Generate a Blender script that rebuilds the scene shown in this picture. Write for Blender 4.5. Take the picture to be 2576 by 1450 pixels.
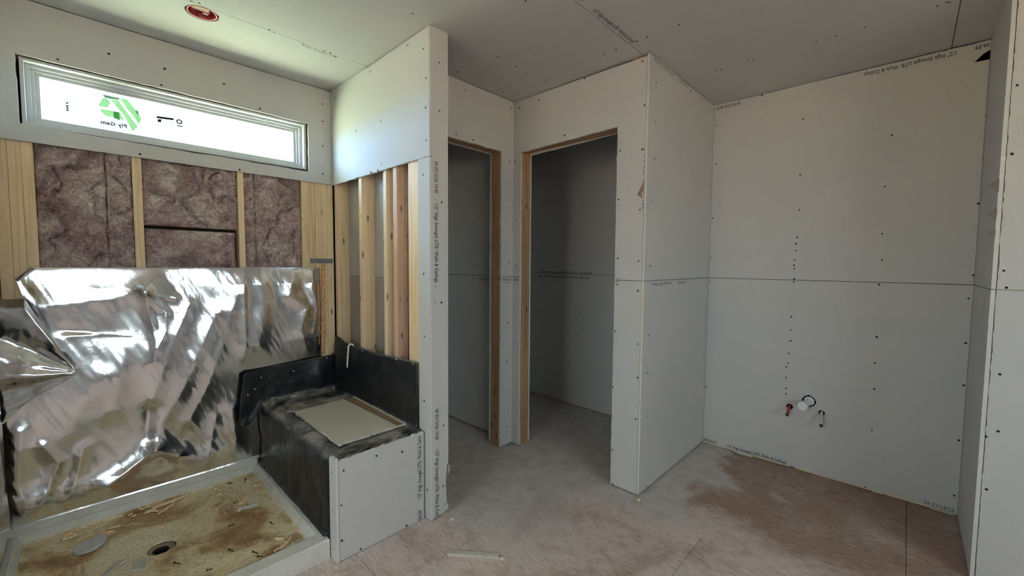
import bpy, bmesh, math, random
import numpy as np
from mathutils import Vector, Matrix, noise
from mathutils.geometry import tessellate_polygon

for o in list(bpy.data.objects):
    bpy.data.objects.remove(o, do_unlink=True)
scene = bpy.context.scene
col = scene.collection
R = random.Random(7)

# ------------------------------------------------------------------ camera
cam_d = bpy.data.cameras.new('camera')
cam_d.sensor_width = 36.0
cam_d.lens = 1039.38 / 2576 * 36.0
cam_d.clip_start = 0.02
cam = bpy.data.objects.new('camera', cam_d)
col.objects.link(cam)
yaw, pitch, roll = 0.7642, -0.0574, 0.0077
fw = Vector((math.cos(pitch)*math.cos(yaw), math.cos(pitch)*math.sin(yaw), math.sin(pitch)))
rt = Vector((math.sin(yaw), -math.cos(yaw), 0))
up = rt.cross(fw)
r2 = rt*math.cos(roll) + up*math.sin(roll)
u2 = up*math.cos(roll) - rt*math.sin(roll)
cam.matrix_world = Matrix(((r2.x, u2.x, -fw.x, 0), (r2.y, u2.y, -fw.y, 0), (r2.z, u2.z, -fw.z, 1.3085), (0, 0, 0, 1)))
scene.camera = cam

# ------------------------------------------------------------------ sky, sun, exposure
SKY = 48.0
SUN = 1150.0
world = bpy.data.worlds.new('sky')
scene.world = world
world.use_nodes = True
bg = world.node_tree.nodes['Background']
bg.inputs[0].default_value = (0.45, 0.72, 1.0, 1)
bg.inputs[1].default_value = SKY
sun_d = bpy.data.lights.new('sun', 'SUN')
sun_d.energy = SUN
sun_d.angle = math.radians(0.6)
sun_d.color = (1.0, 0.93, 0.80)
sun = bpy.data.objects.new('sun', sun_d)
col.objects.link(sun)
sun.rotation_euler = Vector((-0.50, -0.85, -1.0)).to_track_quat('-Z', 'Y').to_euler()
vs = scene.view_settings
vs.view_transform = 'Standard'
vs.look = 'None'
vs.gamma = 1.0
vs.use_curve_mapping = False
vs.exposure = 0.15
scene.cycles.adaptive_threshold = .05
scene.cycles.max_bounces = 7
scene.cycles.diffuse_bounces = 4
scene.cycles.glossy_bounces = 4
scene.cycles.transparent_max_bounces = 12

def portal(name, loc, normal, sx, sy):
    """daylight portal in a window opening: guides sky sampling, emits nothing itself"""
    d = bpy.data.lights.new(name, 'AREA')
    d.shape = 'RECTANGLE'; d.size = sx; d.size_y = sy
    d.cycles.is_portal = True
    o = bpy.data.objects.new(name, d)
    o.location = loc
    o.rotation_euler = Vector(normal).to_track_quat('-Z', 'Z' if abs(normal[2]) < .5 else 'Y').to_euler()
    col.objects.link(o)

# ------------------------------------------------------------------ measures (m)
H = 2.44
YW = 2.809; XP = 1.183; YPE = 1.692; XP2 = 1.294
YD1 = 2.041; XD2 = 2.1355; YS = 1.044; XB = 3.145; YR = -0.243; XC = 2.539
SEAM = 1.2217; Z6 = 1.829; T = 0.0127
XL = -0.272            # shower wall on the left
XROOM = -1.90          # room wall on the left
YREAR = -2.70          # wall behind
TOP = 2.62
portal('portal_window', (0.43, 2.935, 2.045), (0, -1, 0), 1.10, 0.20)
RO = (-1.45, 1.40, 1.10, 2.25)     # unseen window added behind the viewpoint for its light: x0, x1, z0, z1
LO = (.15, 1.50, .75, 2.15)    # second unseen window added left of the viewpoint for its light: y0, y1, z0, z1
portal('portal_rear', ((RO[0]+RO[1])/2, YREAR-.02, (RO[2]+RO[3])/2), (0, 1, 0), RO[1]-RO[0], RO[3]-RO[2])
portal('portal_left', (XROOM-.02, (LO[0]+LO[1])/2, (LO[2]+LO[3])/2), (1, 0, 0), LO[1]-LO[0], LO[3]-LO[2])

# ------------------------------------------------------------------ materials
def mat(name, base=(.5, .5, .5), rough=.7, metal=0.0, spec=.5):
    m = bpy.data.materials.new(name)
    m.use_nodes = True
    p = m.node_tree.nodes['Principled BSDF']
    p.inputs['Base Color'].default_value = (*base, 1)
    p.inputs['Roughness'].default_value = rough
    p.inputs['Metallic'].default_value = metal
    p.inputs['Specular IOR Level'].default_value = spec
    return m

class N:
    def __init__(s, m):
        s.t = m.node_tree; s.n = s.t.nodes; s.p = s.n['Principled BSDF']
    def node(s, k, **kw):
        o = s.n.new(k)
        for a, b in kw.items(): setattr(o, a, b)
        return o
    def link(s, a, b): s.t.links.new(a, b)
    def coord(s, scale=(1, 1, 1), kind='Object', rot=(0, 0, 0)):
        c = s.node('ShaderNodeTexCoord'); mp = s.node('ShaderNodeMapping')
        mp.inputs['Scale'].default_value = scale; mp.inputs['Rotation'].default_value = rot
        s.link(c.outputs[kind], mp.inputs['Vector']); return mp.outputs[0]
    def noise(s, vec, scale, detail=4, rough=.55, dist=0.0):
        t = s.node('ShaderNodeTexNoise'); s.link(vec, t.inputs['Vector'])
        t.inputs['Scale'].default_value = scale; t.inputs['Detail'].default_value = detail
        t.inputs['Roughness'].default_value = rough; t.inputs['Distortion'].default_value = dist
        return t.outputs['Fac']
    def ramp(s, fac, stops):
        r = s.node('ShaderNodeValToRGB'); e = r.color_ramp.elements
        while len(e) > 1: e.remove(e[-1])
        for i, (p, c) in enumerate(stops):
            if i == 0: e[0].position = p; e[0].color = (*c, 1)
            else: q = e.new(p); q.color = (*c, 1)
        s.link(fac, r.inputs[0]); return r.outputs[0]
    def step(s, fac, a, b):
        m = s.node('ShaderNodeMapRange'); m.interpolation_type = 'SMOOTHSTEP'
        s.link(fac, m.inputs[0]); m.inputs[1].default_value = a; m.inputs[2].default_value = b
        return m.outputs[0]
    def math(s, op, a, b=None):
        m = s.node('ShaderNodeMath', operation=op)
        for i, v in enumerate((a, b)):
            if v is None: continue
            if isinstance(v, (int, float)): m.inputs[i].default_value = v
            else: s.link(v, m.inputs[i])
        m.use_clamp = False
        return m.outputs[0]
    def mix(s, f, a, b, blend='MIX'):
        m = s.node('ShaderNodeMix', data_type='RGBA', blend_type=blend)
        if isinstance(f, (int, float)): m.inputs['Factor'].default_value = f
        else: s.link(f, m.inputs['Factor'])
        for i, v in ((6, a), (7, b)):
            if isinstance(v, tuple): m.inputs[i].default_value = (*v, 1)
            else: s.link(v, m.inputs[i])
        return m.outputs[2]
    def col(s, v): s.link(v, s.p.inputs['Base Color'])
    def bump(s, h, strength=.3, dist=.002):
        b = s.node('ShaderNodeBump'); b.inputs['Strength'].default_value = strength
        b.inputs['Distance'].default_value = dist
        s.link(h, b.inputs['Height']); s.link(b.outputs[0], s.p.inputs['Normal'])
    def xyz(s):
        g = s.node('ShaderNodeTexCoord'); q = s.node('ShaderNodeSeparateXYZ')
        s.link(g.outputs['Object'], q.inputs[0]); return q.outputs
    def rnd(s):
        return s.node('ShaderNodeObjectInfo').outputs['Random']

def m_drywall(name, c, var=.05):
    m = mat(name, c, .85, spec=.25); n = N(m)
    v = n.coord()
    a = n.noise(v, 260, 2, .7); b = n.noise(v, 2.3, 2)
    lo = tuple(x*(1-var*2.2) for x in c); hi = tuple(min(1, x*(1+var)) for x in c)
    c1 = n.ramp(a, [(.28, lo), (.45, c), (.75, hi)])
    c2 = n.ramp(b, [(.3, (.95, .95, .96)), (.7, (1.0, .99, .97))])
    n.col(n.mix(1.0, c1, c2, 'MULTIPLY'))
    return m
DRY = m_drywall('drywall_paper', (.58, .57, .555))
DRYB = m_drywall('drywall_back_paper', (.40, .345, .295), .08)
GYP = m_drywall('gypsum_core', (.66, .65, .62), .10)
CRM = m_drywall('dusty_scrap_paper', (.55, .52, .44), .06)
BRN = m_drywall('torn_brown_paper', (.30, .19, .125), .10)

def m_wood(name, axis, c0, c1, c2):
    m = mat(name, c1, .62, spec=.3); n = N(m)
    sc = [55, 55, 55]; sc[axis] = 1.6
    geo = n.node('ShaderNodeTexCoord')
    oi = n.node('ShaderNodeObjectInfo')
    comb = n.node('ShaderNodeVectorMath', operation='SCALE'); comb.inputs[0].default_value = (13.7, 7.3, 5.1)
    n.link(oi.outputs['Random'], comb.inputs['Scale'])
    add = n.node('ShaderNodeVectorMath', operation='ADD')
    n.link(geo.outputs['Object'], add.inputs[0]); n.link(comb.outputs[0], add.inputs[1])
    mp = n.node('ShaderNodeMapping'); mp.inputs['Scale'].default_value = sc
    n.link(add.outputs[0], mp.inputs['Vector'])
    g = n.noise(mp.outputs[0], 1.0, 5, .6, 1.2)
    grain = n.ramp(g, [(.30, c0), (.47, c1), (.70, c2)])
    k = [24, 24, 24]; k[axis] = 7.5
    mk = n.node('ShaderNodeMapping'); mk.inputs['Scale'].default_value = k
    n.link(add.outputs[0], mk.inputs['Vector'])
    vo = n.node('ShaderNodeTexVoronoi'); vo.inputs['Scale'].default_value = 1.0
    n.link(mk.outputs[0], vo.inputs['Vector'])
    vo.inputs['Randomness'].default_value = 1.0
    cs = n.node('ShaderNodeSeparateColor'); n.link(vo.outputs['Color'], cs.inputs[0])
    knot = n.math('MULTIPLY', n.step(vo.outputs['Distance'], .20, .10), n.step(cs.outputs[0], .55, .60))
    cc = n.mix(n.math('MULTIPLY', knot, .85), grain, tuple(x*.22 for x in c0))
    tint = n.ramp(oi.outputs['Random'], [(0, (1.0, .94, .88)), (.5, (1, 1, 1)), (1, (.90, .86, .80))])
    n.col(n.mix(1.0, cc, tint, 'MULTIPLY'))
    n.bump(g, .15, .001)
    return m
PINE = ((.64, .455, .265), (.82, .63, .405), (.88, .71, .50))
WZ = m_wood('pine_upright', 2, *PINE); WX = m_wood('pine_along_x', 0, *PINE); WY = m_wood('pine_along_y', 1, *PINE)
RED = ((.50, .31, .21), (.66, .45, .33), (.74, .55, .43))
WZR = m_wood('reddish_fir_upright', 2, *RED)
ROUGHW = ((.24, .13, .065), (.42, .26, .14), (.54, .36, .21))
JZ = m_wood('jamb_wood_upright', 2, *ROUGHW); JX = m_wood('header_wood_x', 0, *ROUGHW); JY = m_wood('header_wood_y', 1, *ROUGHW)

VINYL = mat('white_vinyl', (.50, .52, .55), .35)
SCREW = mat('black_screw_steel', (.012, .012, .013), .5, spec=.3)
NAIL = mat('galvanised_nail', (.75, .76, .78), .35, .6)
INK = mat('printed_ink', (.035, .035, .04), .8)
INKF = mat('faded_ink', (.16, .16, .155), .85)
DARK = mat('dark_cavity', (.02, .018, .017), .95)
STEEL = mat('galvanised_steel', (.20, .20, .195), .55, .2)
REDP = mat('red_plastic', (.32, .012, .022), .28)
PVC = mat('white_pvc', (.82, .83, .85), .30)
PEXW = mat('white_pex', (.62, .60, .56), .45)
PEXR = mat('red_pex', (.42, .075, .05), .45)
PEXEND = mat('dark_pipe_end', (.06, .05, .045), .7)
YEL = mat('yellow_edge_tape', (.62, .50, .18), .8)
ROPE = mat('white_foam_cord', (.86, .82, .70), .8)
ORF = mat('spray_foam', (.72, .36, .12), .8)
n = N(ORF); v = n.coord(); n.col(n.ramp(n.noise(v, 90, 4), [(.35, (.60, .26, .08)), (.6, (.88, .50, .22))])); n.bump(n.noise(v, 140, 3), .6, .004)
SHAV = mat('pine_shaving', (.66, .38, .17), .75)
n = N(SHAV); n.col(n.ramp(n.rnd(), [(0, (.95, .55, .25)), (.5, (.88, .66, .42)), (1, (.72, .58, .42))]))
CRUMB = mat('plaster_crumb', (.60, .56, .47), .9)
CLEAR = mat('clear_plastic_film', (.9, .9, .92), .15)
CLEAR.node_tree.nodes['Principled BSDF'].inputs['Transmission Weight'].default_value = .55

# insulation
INS = mat('pink_brown_fibreglass', (.4, .28, .25), .95, spec=.1)
n = N(INS)
v1 = n.coord((1, 1, 1)); big = n.noise(v1, 7, 4, .6, .8)
fib = n.noise(n.coord((1, 1, 1.25), rot=(0, .5, 0)), 17, 8, .70, 2.6)
fib2 = n.noise(n.coord((1.6, 1, .8), rot=(0, -.6, 0)), 42, 5, .75, 2.2)
c1 = n.ramp(big, [(.30, (.46, .31, .30)), (.48, (.72, .54, .51)), (.68, (.95, .80, .74))])
c2 = n.ramp(fib, [(.30, (.52, .48, .48)), (.50, (1.05, 1.02, 1.0)), (.70, (1.55, 1.50, 1.45))])
c3 = n.ramp(fib2, [(.32, (.60, .58, .58)), (.52, (1, 1, 1)), (.74, (1.30, 1.27, 1.22))])
n.col(n.mix(1.0, n.mix(1.0, c1, c2, 'MULTIPLY'), c3, 'MULTIPLY'))
n.bump(n.math('ADD', fib, n.math('MULTIPLY', fib2, .4)), 1.0, .022)

# foil
FOIL = mat('aluminium_foil_barrier', (.80, .80, .81), .13, 1.0)
n = N(FOIL); v = n.coord()
h = n.math('ADD', n.noise(n.coord((9, 9, 3.0), rot=(0, .45, 0)), 2.2, 5, .62, 1.4), n.math('MULTIPLY', n.noise(v, 260, 2), .018))
n.bump(h, .05, .02)
n.link(n.ramp(n.noise(v, 5, 3), [(.3, (.10, .10, .10)), (.7, (.20, .20, .20))]), n.p.inputs['Roughness'])

# black membrane with settled dust
MEM = mat('black_rubber_membrane', (.012, .012, .014), .42, spec=.45)
n = N(MEM)
g = n.node('ShaderNodeNewGeometry'); q = n.node('ShaderNodeSeparateXYZ'); n.link(g.outputs['Normal'], q.inputs[0])
v = n.coord()
dn = n.noise(v, 6.5, 6, .68, .4); fine = n.noise(v, 120, 3, .7)
dust = n.math('MULTIPLY', n.step(q.outputs[2], .35, .98), n.step(dn, .34, .62))
dust = n.math('MULTIPLY', n.math('ADD', dust, n.math('MULTIPLY', n.step(dn, .45, .75), .07)), n.ramp(fine, [(.25, (.55, .55, .55)), (.6, (1, 1, 1))]))
base = n.mix(n.math('MINIMUM', dust, 1.0), (.012, .012, .014), (.36, .34, .30))
n.col(base)
n.link(n.ramp(dust, [(0, (.40, .40, .40)), (.5, (.9, .9, .9))]), n.p.inputs['Roughness'])
n.bump(n.noise(v, 14, 5, .6), .35, .012)

# shower pan
PAN = mat('stained_acrylic_pan', (.55, .5, .4), .6, spec=.35)
n = N(PAN); v = n.coord(); x, y, z = n.xyz()
st = n.noise(v, 3.4, 7, .66, .8); sp = n.noise(v, 70, 4, .7); sp2 = n.noise(v, 210, 3, .7)
stain = n.ramp(st, [(.30, (.26, .14, .06)), (.40, (.48, .32, .16)), (.48, (.74, .60, .37)), (.62, (.84, .75, .54))])
stain = n.mix(1.0, stain, n.ramp(sp, [(.30, (.62, .56, .48)), (.52, (1, 1, 1)), (.8, (1.1, 1.09, 1.05))]), 'MULTIPLY')
n.col(stain); n.bump(sp, .2, .001)
RIM = mat('dusty_acrylic_rim', (.55, .54, .5), .55, spec=.35)
n = N(RIM); v = n.coord(); sp2 = n.noise(v, 210, 3, .7)
n.col(n.mix(1.0, n.ramp(n.noise(v, 9, 5, .6), [(.3, (.60, .58, .52)), (.7, (.76, .745, .69))]), n.ramp(sp2, [(.25, (.6, .58, .52)), (.48, (1, 1, 1))]), 'MULTIPLY'))


# board floor
OSB = mat('dusty_subfloor_board', (.3, .22, .18), .85, spec=.2)
n = N(OSB); x, y, z = n.xyz(); v = n.coord()
s1 = n.noise(n.coord((135, 17, 1), rot=(0, 0, .10)), 1.0, 6, .7, .15)
s2 = n.noise(n.coord((110, 20, 1), rot=(0, 0, -.45)), 1.0, 6, .7, .15)
sel = n.noise(v, 5, 3)
strand = n.mix(n.step(sel, .46, .60), s1, s2)
wood = n.ramp(strand, [(.30, (.17, .105, .078)), (.48, (.32, .215, .165)), (.68, (.50, .395, .32))])
pink = n.ramp(strand, [(.30, (.40, .30, .265)), (.5, (.64, .525, .48)), (.7, (.78, .67, .62))])
cloud = n.noise(v, 2.1, 5, .6, .5)
fine = n.noise(v, 95, 4, .7)
grey = n.mix(1.0, n.ramp(fine, [(.30, (.36, .335, .305)), (.5, (.55, .52, .48)), (.75, (.66, .63, .585))]), n.ramp(n.noise(v, 11, 7, .72, .6), [(.30, (.76, .75, .74)), (.5, (1.02, 1.02, 1.01)), (.7, (1.18, 1.18, 1.17))]), 'MULTIPLY')
wy = n.math('ADD', y, n.math('MULTIPLY', n.math('SUBTRACT', cloud, .5), .9))
wx = n.math('ADD', x, n.math('MULTIPLY', n.math('SUBTRACT', cloud, .5), 1.1))
scuff = n.step(n.math('ADD', n.math('MULTIPLY', n.step(wx, 2.35, 1.85), .8), n.math('MULTIPLY', cloud, .55)), .22, .62)
worn = n.step(n.noise(v, 4.2, 7, .68, .5), .36, .56)
c = n.mix(n.math('MULTIPLY', scuff, n.math('ADD', n.math('MULTIPLY', worn, .55), .45)), wood, pink)
d1 = n.math('MULTIPLY', n.step(wy, 1.12, 1.48), n.step(x, 1.15, 1.45))
d2 = n.math('MULTIPLY', n.step(wy, .74, .90), n.step(x, 1.9, 2.1))
patch = n.math('MULTIPLY', n.step(n.noise(v, 3.3, 5, .6), .60, .72), .55)
dust = n.math('MINIMUM', n.math('MAXIMUM', n.math('MAXIMUM', d1, d2), patch), .93)
n.col(n.mix(dust, c, grey)); n.bump(n.noise(v, 95, 2, .7), .25, .002)

GROUND = mat('dry_grass_lot', (.40, .37, .20), .95, spec=.1)
n = N(GROUND); n.col(n.ramp(n.noise(n.coord(), .35, 5), [(.35, (.40, .40, .21)), (.6, (.50, .46, .28))]))

# glass and stickers: thin sheets that let daylight through
def m_tint(name, c, gloss=.05):
    m = bpy.data.materials.new(name); m.use_nodes = True
    t = m.node_tree; t.nodes.clear()
    o = t.nodes.new('ShaderNodeOutputMaterial'); a = t.nodes.new('ShaderNodeBsdfTransparent'); a.inputs[0].default_value = (*c, 1)
    b = t.nodes.new('ShaderNodeBsdfGlossy'); b.inputs['Roughness'].default_value = .05
    x = t.nodes.new('ShaderNodeMixShader'); x.inputs[0].default_value = gloss
    t.links.new(a.outputs[0], x.inputs[1]); t.links.new(b.outputs[0], x.inputs[2]); t.links.new(x.outputs[0], o.inputs[0])
    return m
GLASS = m_tint('window_glass', (.97, .98, .98))
ST_PALE = m_tint('pale_sticker_film', (.215, .175, .15), 0)
ST_GRN = m_tint('green_sticker_print', (.62, .92, .60), 0)
ST_DGR = m_tint('dark_green_print', (.33, .58, .38), 0)
ST_INK = m_tint('grey_sticker_print', (.06, .075, .10), 0)
ST_BLK = m_tint('dark_print_on_glass', (.035, .042, .05), 0)
DIM_PANE = m_tint('light_dimming_glass', (.476, .408, .354), .03)  # invented tint that dims daylight through the two added windows
BOUNCE_CUT = mat('bounce_cut_grey', (.20, .20, .205), .95, spec=.1)  # kept dark to weaken light bouncing up through the added windows
n = N(BOUNCE_CUT); n.col(n.ramp(n.noise(n.coord(), 3.0, 4), [(.35, (.065, .080, .10)), (.65, (.11, .13, .16))]))
SHEATH = mat('gap_shade_sheathing', (.045, .032, .024), .95, spec=.1)  # near-black colour paints in the shade of the gap between batts

# ---- measured screw positions and debris outlines
SCREW_niche=[(0.514,1.665),(0.519,1.493),(0.524,1.453),(0.521,1.409),(0.527,1.349),(0.529,1.316),(0.526,1.294),(0.524,1.228),(0.526,1.21),(0.117,1.497),(0.112,1.348),(0.118,1.209),(0.115,0.908),(-0.239,1.632),(-0.239,1.271),(-0.228,1.151),(-0.229,0.92),(1.029,1.649),(1.031,1.367),(1.033,1.195),(0.529,0.986),(0.53,0.901),(0.528,0.83),(0.534,0.747),(0.536,0.685),(0.545,0.657),(0.543,0.587),(0.541,0.516),(0.539,0.481),(1.035,0.422),(0.116,0.756),(0.112,0.605),(0.112,0.362),(-0.233,0.699),(-0.23,0.407),(-0.228,0.108),(0.126,0.015),(0.517,2.225),(0.518,1.883),(0.118,1.762),(0.102,2.04),(1.022,2.297),(1.019,2.029),(0.749,2.432),(-0.245,2.2),(-0.245,2.064),(-0.244,1.85),(-0.238,1.633)]
SCREW_window=[(-0.038,2.215),(0.13,2.3),(0.336,2.3),(0.32,2.213),(0.591,2.304),(0.766,2.216),(1.131,2.343),(1.129,2.232),(1.127,2.073),(1.125,1.892),(0.226,1.846),(0.654,1.841)]
SCREW_partl=[(2.744,2.385),(2.265,2.398),(1.875,2.409),(1.739,2.344),(1.718,2.2),(1.722,2.063),(1.716,1.905),(2.154,2.097),(2.447,2.108),(2.15,1.859),(2.802,1.879),(2.798,2.121),(1.745,1.745),(1.741,0.942),(1.745,0.613),(1.72,0.157),(1.745,1.258),(1.741,0.944)]
SCREW_parte=[(1.241,2.285),(1.242,2.056),(1.255,1.614),(1.253,1.114),(1.251,1.113),(1.264,0.477),(1.261,0.156)]
SCREW_door1=[(1.698,2.392),(2.105,2.393),(1.624,2.103),(1.761,2.098),(2.1,2.025),(2.1,2.025),(2.07,1.873),(2.1,1.759),(2.097,1.315),(2.08,1.177),(2.089,0.893),(2.084,0.611),(2.086,0.385),(2.087,0.139)]
SCREW_door2=[(1.988,2.386),(1.816,2.396),(1.599,2.12),(1.457,2.427),(2.026,2.029),(2.008,1.619),(2.01,1.299),(1.599,2.121),(1.208,1.954),(1.212,1.682),(1.074,1.938),(1.079,1.613),(1.208,1.347),(1.08,1.332),(1.206,1.197),(1.078,1.167),(2.014,0.744),(2.013,0.404),(2.012,0.115),(1.214,0.925),(1.074,0.869),(1.068,0.68),(1.22,0.595),(1.072,0.441),(1.215,0.218),(1.206,0.011),(1.086,2.407),(1.068,2.171),(1.073,1.937),(1.079,1.613)]
SCREW_side=[(2.218,2.309),(2.221,2.098),(2.223,1.899),(2.761,2.144),(2.761,1.928),(2.208,1.67),(2.752,1.706),(2.702,2.408),(3.122,2.407),(3.145,2.025),(2.203,1.305),(2.208,1.208),(2.207,0.912),(2.202,0.698),(2.215,0.445),(2.234,0.024)]
SCREW_closet2=[(2.547,0.868),(2.157,0.875),(2.546,0.676),(2.158,0.674),(2.542,0.42),(2.144,0.409),(2.547,2.067),(2.145,2.092),(2.55,1.829),(2.143,1.858),(2.562,1.611),(2.151,1.65),(2.549,0.867),(2.157,0.874)]
SCREW_closet1=[(2.468,2.126),(2.458,1.832),(2.471,1.638),(2.461,1.296),(2.474,1.195),(2.48,0.858),(2.472,0.661),(2.475,0.44)]
SCREW_ceil=[(1.617,1.671),(1.766,1.673),(1.869,1.69),(1.851,1.985),(1.922,1.982),(1.967,1.985),(2.027,1.668),(2.051,1.664),(1.992,1.236),(1.988,1.161),(1.365,1.241),(1.579,1.97),(1.082,1.674),(0.374,2.303),(0.401,2.291),(0.677,2.299),(0.701,2.305),(0.841,2.322),(0.941,2.307),(0.974,2.304),(1.009,2.321),(0.132,2.819),(0.478,2.834),(0.836,2.835),(1.989,0.831),(1.987,0.988),(1.986,1.045),(1.986,1.162),(1.99,1.235),(2.602,0.2),(2.606,0.309),(2.605,0.388),(2.607,-0.038),(2.599,-0.066),(2.609,-0.075),(2.589,0.694),(2.599,0.666),(2.59,0.857),(2.595,0.833)]
SCREW_right=[(-0.271,2.017),(-0.271,1.755),(-0.273,1.298),(-0.283,1.231),(-0.283,0.882),(-0.26,0.619),(-0.29,0.65),(-0.271,0.401)]
SCREW_bench=[(0.761,0.405),(0.748,0.254),(0.748,0.094),(0.915,0.419),(1.049,0.394),(1.07,0.012),(0.833,0.013)]
SCREW_strip=[(1.772,0.397),(1.767,0.226),(1.764,0.054)]
SHAVINGS= [[(0.177, 2.697), (0.244, 2.728), (0.357, 2.744)], [(0.207, 2.72), (0.237, 2.734), (0.292, 2.721)], [(0.221, 2.646), (0.276, 2.687), (0.295, 2.713)], [(0.175, 2.699), (0.205, 2.701), (0.231, 2.672)], [(0.158, 2.766), (0.181, 2.745)], [(0.182, 2.754), (0.203, 2.756)], [(0.082, 2.745), (0.099, 2.749)], [(0.118, 2.727), (0.134, 2.737)], [(0.13, 2.706), (0.147, 2.71)], [(0.017, 2.71), (0.039, 2.713)], [(0.043, 2.658), (0.088, 2.654)], [(0.006, 2.613), (0.03, 2.626), (0.061, 2.624)], [(-0.032, 2.635), (-0.001, 2.628)], [(-0.103, 2.687), (-0.073, 2.738), (-0.048, 2.742)], [(-0.101, 2.682), (-0.058, 2.689)], [(-0.073, 2.738), (-0.052, 2.675)], [(0.463, 2.706), (0.483, 2.711)], [(0.459, 2.631), (0.484, 2.642)], [(0.627, 2.596), (0.661, 2.568)], [(0.525, 2.459), (0.549, 2.456)], [(0.615, 2.669), (0.621, 2.656)], [(0.478, 2.685), (0.488, 2.669)], [(0.558, 2.674), (0.566, 2.672)], [(0.514, 2.643), (0.528, 2.635)], [(0.533, 1.927), (0.584, 1.937), (0.618, 1.972)], [(0.566, 2.016), (0.591, 1.985)], [(0.005, 2.712), (0.012, 2.705)], [(0.211, 2.53), (0.234, 2.504)]]
LOOSE= [[(0.404, 2.094), (0.416, 2.063)], [(0.471, 1.996), (0.486, 1.963)], [(0.476, 1.947), (0.494, 1.928)], [(0.226, 2.169), (0.245, 2.141)], [(0.51, 2.486), (0.53, 2.5)], [(0.446, 2.286), (0.465, 2.29)], [(0.59, 2.165), (0.593, 2.146)], [(0.31, 2.008), (0.323, 2.005)], [(0.613, 2.705), (0.597, 2.641)], [(0.533, 2.732), (0.552, 2.71)]]
FL1= [(0.015, 2.284), (0.051, 2.322), (0.08, 2.333), (0.042, 2.279)]
FL2= [(0.095, 2.241), (0.106, 2.284), (0.149, 2.28), (0.135, 2.214)]

# ------------------------------------------------------------------ builders
def tag(o, label=None, cat=None, group=None, kind=None):
    if label: o['label'] = label
    if cat: o['category'] = cat
    if group: o['group'] = group
    if kind: o['kind'] = kind
    return o

def empty(name, loc=(0, 0, 0), **kw):
    o = bpy.data.objects.new(name, None)
    o.location = loc; o.empty_display_size = .05
    col.objects.link(o)
    return tag(o, **kw)

def mesh_obj(name, verts, faces, mats, parent=None, idx=None, smooth=False):
    me = bpy.data.meshes.new(name)
    me.from_pydata([tuple(v) for v in verts], [], faces)
    if not isinstance(mats, (list, tuple)): mats = [mats]
    for m in mats: me.materials.append(m)
    if idx: me.polygons.foreach_set('material_index', idx)
    if smooth: me.polygons.foreach_set('use_smooth', [True]*len(me.polygons))
    me.update()
    o = bpy.data.objects.new(name, me); col.objects.link(o)
    if parent:
        o.parent = parent
        o.matrix_parent_inverse = Matrix.Translation(parent.location).inverted()
    return o

def box(name, x, y, z, m, parent=None, bev=.0):
    bm = bmesh.new()
    bmesh.ops.create_cube(bm, size=1)
    for v in bm.verts:
        v.co = Vector(((x[0]+x[1])/2 + v.co.x*(x[1]-x[0]), (y[0]+y[1])/2 + v.co.y*(y[1]-y[0]), (z[0]+z[1])/2 + v.co.z*(z[1]-z[0])))
    if bev:
        bmesh.ops.bevel(bm, geom=list(bm.edges), offset=bev, segments=1, affect='EDGES')
    me = bpy.data.meshes.new(name); bm.to_mesh(me); bm.free()
    me.materials.append(m)
    o = bpy.data.objects.new(name, me); col.objects.link(o)
    if parent:
        o.parent = parent
        o.matrix_parent_inverse = Matrix.Translation(parent.location).inverted()
    return o

def p3(axis, v, a, b):
    return (v, a, b) if axis == 0 else (a, v, b) if axis == 1 else (a, b, v)

def jag(poly, edges, amp=.0018, step=.022):
    """roughen the listed edges of a polygon the way a knife cut leaves them"""
    out = []
    for i, p in enumerate(poly):
        out.append(p)
        if i in edges:
            q = poly[(i+1) % len(poly)]
            L = math.hypot(q[0]-p[0], q[1]-p[1]); k = int(L/step)
            nx, ny = -(q[1]-p[1])/L, (q[0]-p[0])/L
            for j in range(1, k):
                t = j/k + R.uniform(-.3, .3)/k; d = R.gauss(0, amp*.6)
                out.append((p[0]+(q[0]-p[0])*t+nx*d, p[1]+(q[1]-p[1])*t+ny*d))
    return out

def slab(name, axis, v0, v1, outer, holes=(), mats=None, parent=None):
    """flat sheet with thickness and cut-outs; mats = (face at v0, face at v1, edge)"""
    mats = mats or (DRY, DRYB, GYP)
    loops = [list(outer)] + [list(h) for h in holes]
    flat = [p for l in loops for p in l]
    nv = len(flat)
    tris = tessellate_polygon([[Vector((a, b, 0)) for a, b in l] for l in loops])
    verts = [p3(axis, v0, a, b) for a, b in flat] + [p3(axis, v1, a, b) for a, b in flat]
    faces = []; idx = []
    for t in tris:
        faces.append(tuple(t)); idx.append(0)
    for t in tris:
        faces.append(tuple(i+nv for i in reversed(t))); idx.append(1)
    k = 0
    for l in loops:
        for i in range(len(l)):
            a, b = k+i, k+(i+1) % len(l)
            faces.append((a, b, b+nv, a+nv)); idx.append(2)
        k += len(l)
    o = mesh_obj(name, verts, faces, list(mats), parent, idx)
    bm = bmesh.new(); bm.from_mesh(o.data); bmesh.ops.recalc_face_normals(bm, faces=bm.faces); bm.to_mesh(o.data); bm.free()
    return o

def rect(a0, a1, b0, b1): return [(a0, b0), (a1, b0), (a1, b1), (a0, b1)]
def circ(ca, cb, r, k=24, j=0): return [(ca+r*(1+R.uniform(-j, j))*math.cos(2*math.pi*i/k), cb+r*(1+R.uniform(-j, j))*math.sin(2*math.pi*i/k)) for i in range(k)]

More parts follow.
